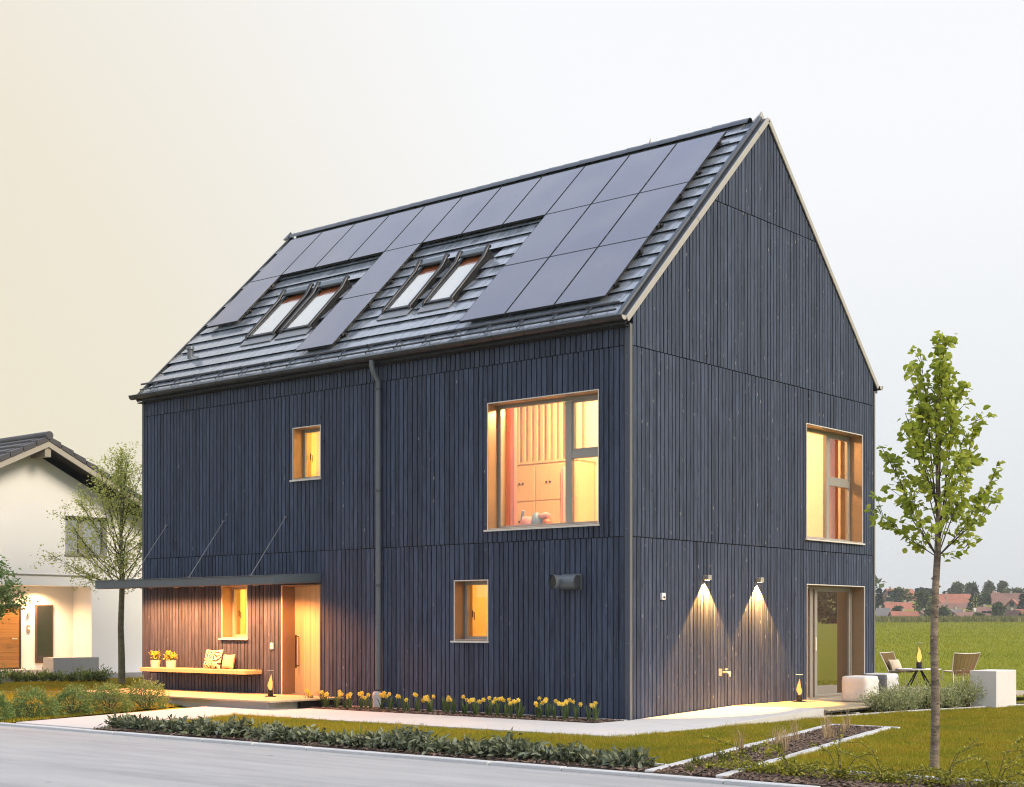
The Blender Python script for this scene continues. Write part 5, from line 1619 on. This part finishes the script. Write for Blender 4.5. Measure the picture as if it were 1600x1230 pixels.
# creeping yellow-green shrubs at the lower right kerb
def creeper(label, loc, seed, n=9, reach=.55):
    q = random.Random(seed)
    t_ = thing('creeping_shrub', label, 'shrub', loc, 0, 'creeping shrubs at the right kerb')
    sb = MB(); P = []; D = []
    for k in range(n):
        a = q.uniform(0, 2 * PI); ln = reach * q.uniform(.5, 1.25); hh = q.uniform(.10, .42) if k % 3 == 0 else q.uniform(.04, .16)
        d = Vector((math.cos(a), .75 * math.sin(a), 0))
        pts = [Vector((0, 0, .01)), d * ln * .35 + Vector((0, 0, hh * .8)), d * ln * .7 + Vector((0, 0, hh)), d * ln + Vector((q.gauss(0, .04), q.gauss(0, .04), hh * q.uniform(.7, 1.25)))]
        sb.tube(pts, [.004, .0032, .0025, .0015], 4, False)
        m = int(62 * ln / .5)
        for j in range(m):
            u = q.random() * 3; i = min(2, int(u)); p = pts[i].lerp(pts[i + 1], u - i)
            P.append(p + Vector((q.gauss(0, .012), q.gauss(0, .012), q.gauss(0, .012)))); D.append((q.gauss(0, 1), q.gauss(0, 1), .6))
        for j in range(26):
            P.append((q.gauss(0, reach * .36), q.gauss(-.05, .10), q.uniform(.01, .10))); D.append((q.gauss(0, 1), q.gauss(0, 1), .5))
    sb.build('stem', m_twig, t_)
    leaves('foliage', P, D, m_leafE, t_, .034, .02, .2, .4, 'diamond', None, seed)
for i, (lab, x) in enumerate([('creeping shrub reaching over the end of the slanted bed', 5.55), ('creeping shrub second from the slanted bed along the kerb', 6.0), ('creeping shrub third from the slanted bed along the kerb', 6.5),
                              ('creeping shrub in front of the young tree', 7.0), ('creeping shrub just right of the young tree', 7.5), ('creeping shrub near the lower right picture corner', 8.0), ('creeping shrub cut off by the right picture edge', 8.5)]):
    creeper(lab, (x + .12, -5.78 + rnd.uniform(-.1, .15), -.012), 300 + i, 11 if i else 15, .55 if i else .7)

# grass tufts in the slanted bed
def tuft(name, label, loc, n, h, mat, group, seed, lean=.5, wd=.006):
    q = random.Random(seed); t_ = MB()
    for k in range(n):
        a = q.uniform(0, 2 * PI); l = h * q.uniform(.5, 1.2); r_ = l * lean * q.uniform(.1, 1)
        b = Vector((q.gauss(0, .025), q.gauss(0, .025), 0)); d = Vector((math.cos(a), math.sin(a), 0)); s = Vector((-d.y, d.x, 0)) * wd
        m_ = b + d * r_ * .35 + Vector((0, 0, l * .6)); e = b + d * r_ + Vector((0, 0, l * q.uniform(.75, 1)))
        t_.add([b - s, b + s, m_ + s * .8, m_ - s * .8, e], [(0, 1, 2, 3), (3, 2, 4)], q.random())
    o = t_.build(name, mat); o.location = loc
    return tag(o, label, 'grass', group)
for i in range(13):
    y = -4.2 + i * .39 + rnd.uniform(-.1, .1); x = A_(y) + rnd.uniform(.2, .72)
    tuft('dry_grass_tuft', 'dry straw-coloured grass tuft in the slanted mulch bed', (x, y, -.012), 22, .24 if i % 3 else .36, m_dry, 'dry grass tufts in the slanted bed', 400 + i, .6, .004)
for i in range(12):
    y = -6.1 + i * .26; x = A_(y) + rnd.uniform(.16, .80)
    tuft('green_grass_tuft', 'small green grass tuft at the road end of the slanted bed', (x, y, -.012), 30, .13, m_tuft, 'green grass tufts in the slanted bed', 450 + i, .7, .005)
# mulch chips and grit
def chips(name, label, poly, n, z, seed):
    q = np.random.RandomState(seed); xs = [p[0] for p in poly]; ys = [p[1] for p in poly]
    P = np.stack([q.uniform(min(xs), max(xs), n * 3), q.uniform(min(ys), max(ys), n * 3)], 1); P = P[inpoly(P, poly)][:n]; n = len(P)
    a = q.uniform(0, PI, n); l = q.uniform(.012, .035, n); w_ = l * q.uniform(.3, .7, n); t1 = q.uniform(-.012, .022, n)
    d = np.stack([np.cos(a), np.sin(a)], 1); s = np.stack([-np.sin(a), np.cos(a)], 1)
    V = np.empty((n, 4, 3))
    for k, (u, v_) in enumerate(((-1, -1), (1, -1), (1, 1), (-1, 1))):
        V[:, k, :2] = P + d * (u * l)[:, None] + s * (v_ * w_)[:, None]; V[:, k, 2] = z + .008 + u * t1 * .6 + q.uniform(0, .012, n)
    b = (np.arange(n) * 4)[:, None]
    o = npmesh(name, V.reshape(-1, 3), np.concatenate([b + [0, 1, 2], b + [0, 2, 3]], 0), m_chip, None, np.repeat(q.rand(n), 4), 'stuff'); tag(o, label, 'mulch')
m_chip = leaf_mat('mulch_chip', (.045, .028, .020), (.21, .145, .105), .0, .9)
chips('bark_mulch', 'brown bark mulch in the slanted bed', [(A_(-6.4) + .1, -6.4), (B_(-6.4) - .1, -6.4), (B_(1.1) - .1, 1.1), (A_(1.1) + .1, 1.1)], 5200, -.012, 1)
chips('bark_mulch', 'brown bark mulch under the daffodils', [(-6.85, -.98), (0, -.9), (0, -.14), (-6.85, -.14)], 3600, -.006, 2)
chips('bark_mulch', 'dark bark mulch under the sage hedge', [(-5, -6.41), (A_(-6.4), -6.41), (A_(-5.75), -5.76), (-5.1, -5.76)], 3600, -.014, 3)
chips('bark_mulch', 'dark bark mulch under the creeping shrubs at the right kerb', [(B_(-6.4), -6.41), (10, -6.41), (10, -5.3), (B_(-5.3), -5.3)], 3600, -.014, 4)

# small plants in front of the neighbour's terrace
for i in range(13):
    u = 4 + i * 13.5 + rnd.uniform(-4, 4); p = at_px(u, 1069 + rnd.uniform(-1, 1) - i * .15, 38.5 if i else 37)
    k = rnd.uniform(.7, 1.3)
    shrub('small_plant', 'small low plant in the bed along the white house terrace', 'plant', (p.x, p.y, -.03), .20 * k, .20 * k, .28 * k * (1.5 if i == 0 else 1), 220, .10, .03, rnd.choice([m_leafC, m_strap, m_leafC]), 'small plants in front of the white house', 500 + i, stems=10, up=.8)

# ------------------------------------------------------------------ trees
def tree(name, label, loc, trunk_top, H, prof, nl, ntw, nleaf, ll, lw, bark, mat, seed, r0, lean=(0, 0), rise=(.15, .9), shape='diamond', tw=.30, clus=.05, start=.0, group=None):
    """prof(t): crown radius at fraction t of the crown height"""
    q = random.Random(seed); t_ = thing(name, label, 'tree', loc, 0, group)
    tr = MB(); z0 = trunk_top; hc = H - z0
    def ax(z): return Vector((lean[0] * z / H + .012 * math.sin(z * 3.1), lean[1] * z / H + .012 * math.cos(z * 2.3), z))
    zs = [0, .06, z0 * .3, z0 * .6, z0 * .85, z0]; rr = [r0 * 1.35, r0 * 1.08, r0, r0 * .9, r0 * .84, r0 * .8]
    n = 7
    for k in range(1, n + 1): zs.append(z0 + hc * .97 * k / n); rr.append(max(.004, r0 * .72 * (1 - k / n) ** 1.1 + .004))
    tr.tube([ax(z) for z in zs], rr, 12)
    # knots on the trunk
    for k in range(10):
        z = q.uniform(.15, z0 * .95); a = q.uniform(0, 2 * PI)
        c = ax(z) + Vector((math.cos(a), math.sin(a), 0)) * r0 * .85
        tr.tube([c - Vector((0, 0, .012)), c + Vector((math.cos(a) * .012, math.sin(a) * .012, 0)), c + Vector((0, 0, .012))], [.004, r0 * .28, .004], 6)
    tr.build('trunk', bark, t_, 60)
    br = MB(); P = []; D = []; segs = []
    for i in range(nl):
        f = (i + .5) / nl
        te = .02 + .96 * f ** .85
        zend = z0 + hc * te; a = i * 2.39996 + q.uniform(-.4, .4)
        rad = prof(te) * q.uniform(.72, 1.06)
        zst = z0 + start * hc + max(0, (te - q.uniform(*rise)) * hc) * .85
        zst = min(zst, zend - .06 * hc) if te > .1 else z0 + .0
        b = ax(max(z0 - .02, zst)); e = Vector((ax(zend).x + rad * math.cos(a), ax(zend).y + rad * math.sin(a), zend))
        m1 = b.lerp(e, .35) + Vector((math.cos(a), math.sin(a), 0)) * rad * .10 + Vector((q.gauss(0, .02), q.gauss(0, .02), .02))
        m2 = b.lerp(e, .7) + Vector((q.gauss(0, .02), q.gauss(0, .02), -.02 * hc * (1 - te)))
        L_ = (e - b).length; rb_ = max(.003, r0 * .25 * (L_ / hc) ** .6)
        br.tube([b, m1, m2, e], [rb_, rb_ * .75, rb_ * .5, .003], 5, False)
        segs.append((b, m1, m2, e, L_))
        for j in range(max(2, int(ntw * L_ / hc * 1.6))):
            u = q.uniform(.25, .97) * 3; k = min(2, int(u)); p = (b, m1, m2, e)[k].lerp((b, m1, m2, e)[k + 1], u - k)
            dd = ((e - b).normalized() + Vector((q.gauss(0, .7), q.gauss(0, .7), q.gauss(.15, .5)))).normalized()
            l2 = tw * q.uniform(.45, 1.15) * (1.1 - .4 * u / 3)
            p2 = p + dd * l2 * .5; p3 = p + dd * l2 + Vector((0, 0, -.04 * l2))
            br.tube([p, p2, p3], [rb_ * .35 + .001, .003, .0015], 4, False)
            segs.append((p, p2, p3, p3 + dd * .01, l2))
    br.build('branch', m_twig, t_)
    tot = sum(s[4] for s in segs)
    for s in segs:
        main = s[4] > tw * 1.3
        for j in range(int(nleaf * s[4] / tot * (0.75 if main else 1.35))):
            u = (q.random() ** (.55 if main else .8)) * 3 if not main else (.28 + .72 * q.random() ** .8) * 3
            k = min(2, int(u)); p = s[k].lerp(s[k + 1], min(1, u - k))
            P.append(p + Vector((q.gauss(0, clus), q.gauss(0, clus), q.gauss(0, clus))))
            d = (s[3] - s[0]).normalized(); D.append((d.x + q.gauss(0, .7), d.y + q.gauss(0, .7), d.z * .3 + q.gauss(-.25, .5)))
    for j in range(nleaf // 25):
        z = z0 + hc * q.uniform(.75, 1.0); P.append(ax(z) + Vector((q.gauss(0, clus), q.gauss(0, clus), 0))); D.append((q.gauss(0, 1), q.gauss(0, 1), .5))
    leaves('crown', P, D, mat, t_, ll, lw, .25, .3, shape, None, seed)
    return t_
def profA(t): return .70 * (math.interp(t) if 0 else np.interp(t, [0, .06, .22, .42, .58, .72, .86, 1.0], [.20, .62, .93, 1.0, .92, .50, .38, .06]))
tree('young_lime_tree', 'young lime tree with slender trunk and fresh green crown on the right lawn', (6.874, -4.221, -.02), 2.22, 4.56, profA, 28, 9, 2000, .076, .068, m_bark, m_leafA, 5, .044, (.04, .05), (.35, .75), 'round', .26, .030)
def profB(t): return np.interp(t, [0, .10, .28, .5, .7, .88, 1.0], [.55, 2.15, 2.1, 1.75, 1.1, .5, .05])
tree('sparse_spring_tree', 'slender tree with sparse spring leaves between the two houses', (-18.2, 3.42, -.05), 2.45, 6.0, profB, 44, 15, 9000, .062, .046, m_bark2, m_leafB, 8, .085, (.0, .0), (.25, .6), 'diamond', .62, .07)
def profC(t): return np.interp(t, [0, .15, .45, .8, 1.0], [.35, .95, 1.0, .6, .05])
pt = at_px(-28, 1080, 33)
tree('leafy_tree', 'leafy green tree reaching in at the left picture edge', (pt.x, pt.y, -.04), 1.75, 3.1, profC, 22, 10, 3200, .085, .055, m_bark2, m_leafC, 13, .06, (0, 0), (.25, .6), 'diamond', .35, .06)

# ------------------------------------------------------------------ village beyond the meadow
def vhouse(label, u0, u1, vr, vb, D, roofm, turn=0.0, gable=0.0, wallm=None, name='village_house', roof_share=.6, chim=True, hip=False):
    """a house D metres away, spanning u0..u1 across, ridge at vr and foot at vb"""
    c = at_px((u0 + u1) / 2, vb, D); wdt = (u1 - u0) / FPX * D; H = (vb - vr) / FPX * D
    H = max(H, 4.5); base = c.z + (0 if (vb - vr) / FPX * D >= 4.5 else (vb - vr) / FPX * D - H)
    dep = max(8.0, min(11.0, wdt * .7))
    g = terrain_z(c.x, c.y)
    t_ = thing(name, label, 'house', (c.x, c.y, base), YAW + turn, 'village houses beyond the meadow')
    he = H * (1 - roof_share)
    a, b = wdt / 2, dep / 2
    wm = wallm or m_farwall
    if gable:        # gable end turned to the camera
        MB().prism([(-a + .4, -b, -4), (a - .4, -b, -4), (a - .4, -b, he), (0, -b, H - .15), (-a + .4, -b, he)], (0, dep, 0)).build('wall', wm, t_)
        r_ = MB(); 
        for s in (-1, 1):
            r_.hexa([(0, -b - .7, H - .1), (s * (a + .3), -b - .7, he - .35), (s * (a + .3), b + .7, he - .35), (0, b + .7, H - .1),
                     (0, -b - .7, H + .2), (s * (a + .3), -b - .7, he - .05), (s * (a + .3), b + .7, he - .05), (0, b + .7, H + .2)])
        ro = r_.build('roof', roofm, t_)
        for (x, z) in ((-a * .35, he * .45), (a * .35, he * .45), (0, he + (H - he) * .3)):
            MB().box(x - .6, x + .6, -b - .06, -b - .01, z, z + 1.3).build('window', m_farwin, t_)
    else:
        MB().prism([(-a + .4, -b, -4), (-a + .4, b, -4), (-a + .4, b, he), (-a + .4, 0, H - .15), (-a + .4, -b, he)], (wdt - .8, 0, 0)).build('wall', wm, t_)
        r_ = MB(); k = a * .45 if hip else 0
        for s in (-1, 1):
            r_.hexa([(-a, s * (b + .6), he - .35), (a, s * (b + .6), he - .35), (a - k, 0, H - .1), (-a + k, 0, H - .1), (-a, s * (b + .6), he - .05), (a, s * (b + .6), he - .05), (a - k, 0, H + .2), (-a + k, 0, H + .2)])
        if hip:
            for s in (-1, 1):
                r_.add([(s * a, -b - .6, he - .05), (s * a, b + .6, he - .05), (s * (a - k), 0, H + .2)], [(0, 1, 2)])
        ro = r_.build('roof', roofm, t_)
        nwin = max(2, int(wdt / 4))
        for i in range(nwin):
            x = -a + (i + .5) * wdt / nwin
            if he > 2.2: MB().box(x - .6, x + .6, -b - .06, -b - .01, he - 1.9, he - .6).build('window', m_farwin, t_)
        if hip:
            for x in (-a * .2, a * .2):
                z = he + (H - he) * .45; y = -(b + .6) * (1 - .45)
                MB().box(x - .5, x + .5, y - .35, y + .1, z - .1, z + .5).build('roof_window', m_farwin, ro)
    if chim:
        x = a * rnd.uniform(-.5, .5) if not gable else a * .15
        MB().box(x - .32, x + .32, -.3, .3, H - .9, H + .85).build('chimney', m_barnwall, ro)
    return t_
vhouse('far red-roofed house with white gable at the left end of the village', 1380, 1429, 921, 946, 470, m_redroof, R(18))
vhouse('far white gable end beside the leftmost red roof', 1381, 1398, 921, 944, 462, m_redroof, R(-12), 1)
vhouse('far long low red roof left of the tall green tree', 1377, 1427, 942, 956, 425, m_redroof, R(6))
vhouse('far grey-roofed shed at the left end of the field edge', 1369, 1391, 951, 966, 395, m_greyroof, R(-14), 0, m_barnwall)
vhouse('far bright red low roof at the field edge', 1390, 1434, 956, 968, 388, m_redroof, R(4))
vhouse('far white gable with brown roof left of the young trunk', 1434, 1457, 956, 969, 390, m_brownroof, R(30))
vhouse('far long red roof highest in the middle of the village', 1466, 1517, 929, 945, 480, m_redroof, R(-4))
vhouse('far red roof just below the highest middle roof', 1464, 1512, 936, 952, 450, m_redroof, R(8))
vhouse('far brown long roof in the middle of the village', 1466, 1511, 944, 958, 425, m_brownroof, R(-6))
vhouse('far small grey shed right of the young trunk', 1480, 1508, 953, 968, 400, m_greyroof, R(28), 0, m_barnwall)
vhouse('far brown roof with pale gable at the field edge', 1488, 1524, 957, 972, 384, m_brownroof, R(16))
vhouse('far hipped red-brown roof with two roof windows', 1519, 1557, 949, 971, 386, m_brownroof, R(-5), hip=True)
vhouse('far red roof with white wall high on the right', 1542, 1566, 927, 946, 470, m_redroof, R(35))
vhouse('far large brown farmhouse roof on the right', 1549, 1600, 928, 958, 440, m_brownroof, R(-12))
vhouse('far weathered barn with wide gable on the right', 1568, 1598, 937, 966, 412, m_redroof, R(-24), 1, m_barnwall, 'village_barn', .55, False)
vhouse('far small gabled house at the right field edge', 1571, 1588, 955, 973, 380, m_brownroof, R(10), 1)
vhouse('far bright red roof at the right picture edge', 1587, 1622, 953, 973, 384, m_redroof, R(-10))

def ftree(label, u, vt, vb, wpx, D, kind, seed, n=700, name=None):
    q = np.random.RandomState(seed); c = at_px(u, vb, D); H = (vb - vt) / FPX * D; Rr = wpx / 2 / FPX * D
    g = min(c.z, terrain_z(c.x, c.y) + 0)
    t_ = thing(name or ('far_conifer' if kind == 'c' else 'far_tree'), label, 'tree', (c.x, c.y, c.z), 0, 'trees among the village houses')
    MB().tube([(0, 0, -3), (0, 0, H * .6)], [.35, .18], 6).build('trunk', m_twig, t_)
    if kind == 'c':
        z = q.rand(n) ** 1.3; r_ = Rr * (1 - z) * (.55 + .45 * np.abs(np.sin(z * 22))) * np.sqrt(q.uniform(.3, 1, n)); a = q.uniform(0, 2 * PI, n)
        P = np.stack([r_ * np.cos(a), r_ * np.sin(a), z * H], 1); D_ = np.stack([np.cos(a), np.sin(a), -.25 * np.ones(n)], 1); ll, lw = max(.9, H * .10), max(.5, H * .05)
        leaves('crown', P, D_, m_fard, t_, ll, lw, .2, .3, 'diamond', None, seed)
    else:
        P = []; D_ = []
        nb_ = 12; cs = []
        for k in range(nb_):
            a = q.uniform(0, 2 * PI); zz = q.uniform(.25, .86); rr = Rr * .62 * math.sqrt(q.rand()) * math.sin(PI * min(1, zz + .12)) ** .5
            cs.append((rr * math.cos(a), rr * math.sin(a), zz * H, Rr * q.uniform(.32, .5)))
        for k in range(n):
            x, y, z, rr = cs[q.randint(nb_)]; v_ = q.normal(0, 1, 3); v_ /= np.linalg.norm(v_); k_ = rr * q.uniform(.55, 1.05)
            zz = max(.06 * H, z + v_[2] * k_ * min(1.0, .8 * H / (2 * Rr) + .2)); P.append((x + v_[0] * k_, y + v_[1] * k_, min(zz, H))); D_.append(v_)
        leaves('crown', P, D_, m_far, t_, max(.8, Rr * .28), max(.6, Rr * .22), .2, .6, 'diamond', None, seed)
T = [('dark far conifer beside the dark house gable', 1374, 919, 952, 14, 410, 'c'), ('far green tree in front of the leftmost red roof', 1407, 921, 946, 36, 440, 't'),
     ('large bushy far tree left of the young trunk', 1442, 924, 963, 38, 400, 't'), ('dark far conifer first of the row left of the young trunk', 1433, 919, 936, 11, 500, 'c'),
     ('dark far conifer second of the row left of the young trunk', 1440, 918, 936, 11, 500, 'c'), ('dark far conifer third of the row left of the young trunk', 1447, 919, 936, 11, 505, 'c'),
     ('dark far conifer last of the row left of the young trunk', 1454, 920, 936, 11, 505, 'c'), ('small dark far conifer right of the young trunk', 1477, 924, 934, 9, 520, 'c'),
     ('broad dark far tree left of the highest treetop', 1494, 911, 934, 32, 500, 't'), ('highest broad far tree of the village', 1516, 908, 936, 26, 490, 't'),
     ('tall pointed far spruce in the middle of the village', 1524, 917, 957, 30, 405, 'c'), ('far tree with dark top right of the spruce', 1546, 909, 934, 22, 500, 't'),
     ('mid-green far tree below the dark treetop', 1541, 922, 948, 28, 445, 't'), ('dark far tree with two tops on the right', 1566, 909, 931, 22, 510, 't'),
     ('wide low far tree above the brown farmhouse', 1585, 918, 940, 42, 490, 't'), ('pale green far tree before the brown farmhouse', 1561, 940, 972, 24, 378, 't'),
     ('dark far spruce at the right picture edge', 1598, 928, 958, 16, 400, 'c'), ('round far bush below the hipped roof', 1529, 960, 973, 18, 372, 't'),
     ('far bush below the long low red roof', 1404, 949, 960, 22, 396, 't'), ('far bush directly left of the young trunk', 1452, 950, 970, 16, 374, 't'),
     ('far bush between the sheds right of the young trunk', 1474, 948, 971, 18, 374, 't'), ('low far bush at the right field edge', 1606, 958, 974, 20, 372, 't')]
for i, (lab, u, vt, vb, wp, D, k) in enumerate(T):
    ftree(lab, u, vt, vb, wp, D, k, 700 + i, 620 if k == 't' else 420)
# wood at the far side of the meadow, mirrored in the terrace door
for i in range(11):
    x = 96 + i * 6.2 + rnd.uniform(-1, 1); y = 300 - .8 * (x - 62) + rnd.uniform(-5, 5)
    q = np.random.RandomState(900 + i); H = rnd.uniform(8, 11); Rr = rnd.uniform(4.5, 6)
    t_ = thing('far_tree', 'dark tree at the far meadow edge, mirrored in the terrace door glass', 'tree', (x, y, terrain_z(x, y) - .3), 0, 'trees mirrored in the terrace door')
    MB().tube([(0, 0, -1), (0, 0, H * .6)], [.4, .2], 6).build('trunk', m_twig, t_)
    v_ = q.normal(0, 1, (1500, 3)); v_ /= np.linalg.norm(v_, axis=1, keepdims=True); k_ = q.uniform(.6, 1.08, 1500)[:, None]
    leaves('crown', v_ * k_ * np.array([Rr, Rr, H * .46]) + np.array([0, 0, H * .52]), v_, m_far, t_, 1.1, .8, .2, .6, 'diamond', None, 900 + i)
# the wood goes on beyond the village on both sides
def far_wood():
    q = np.random.RandomState(41); P = []; D_ = []
    for k, D in [(a, q.uniform(430, 540)) for a in np.concatenate([np.linspace(.372, 1.35, 80), np.linspace(-.05, .235, 26), np.linspace(-1.3, -.42, 50)])]:
        c = CAM + FV * D + RV * (k * D); H = q.uniform(9, 17); r_ = q.uniform(5, 8.5); z0 = terrain_z(c.x, c.y) - .5
        v = q.normal(0, 1, (170, 3)); v /= np.linalg.norm(v, axis=1, keepdims=True)
        P.append(v * q.uniform(.6, 1.1, 170)[:, None] * np.array([r_, r_, H * .48]) + np.array([c.x, c.y, z0 + H * .5])); D_.append(v)
    o = leaves('far_wood', np.concatenate(P), np.concatenate(D_), m_far, None, 2.4, 1.8, .2, .6, 'diamond', 'stuff', 15)
    tag(o, 'far dark wood closing the horizon beside the village', 'wood')
far_wood()
# tall grass fringe at the far edge of the meadow
def fringe():
    n = 5200; q = np.random.RandomState(77)
    u = q.uniform(1290, 1680, n); D = q.uniform(300, 366, n)
    P = np.empty((n, 3))
    for i in range(n):
        p = at_px(u[i], 970, D[i]); P[i] = (p.x, p.y, terrain_z(p.x, p.y) - .1)
    o = leaves('tall_grass', P, np.tile([0, 0, 1.0], (n, 1)), m_fringe, None, 1.25, .5, .1, .18, 'diamond', 'stuff', 9)
    tag(o, 'tall pale grass along the far edge of the meadow', 'grass')
m_fringe = leaf_mat('tall_meadow_grass', (.13, .145, .04), (.22, .20, .07), .3, .8)
fringe()

# ------------------------------------------------------------------ evening haze over the meadow
hz = MB().box(-700, 500, -60, 700, -1.2, 34).build('haze', None)
hm = bpy.data.materials.new('thin_evening_haze'); hm.use_nodes = True; ht = hm.node_tree; ht.nodes.clear()
ho = N(ht, 'ShaderNodeOutputMaterial'); hv = N(ht, 'ShaderNodeVolumePrincipled')
hv.inputs['Color'].default_value = (.92, .95, 1.0, 1); hv.inputs['Density'].default_value = 0.00030; hv.inputs['Anisotropy'].default_value = 0.2
ht.links.new(hv.outputs[0], ho.inputs['Volume'])
hz.data.materials.append(hm)
tag(hz, 'thin pale evening haze over the meadow and village', 'haze', None, 'stuff')
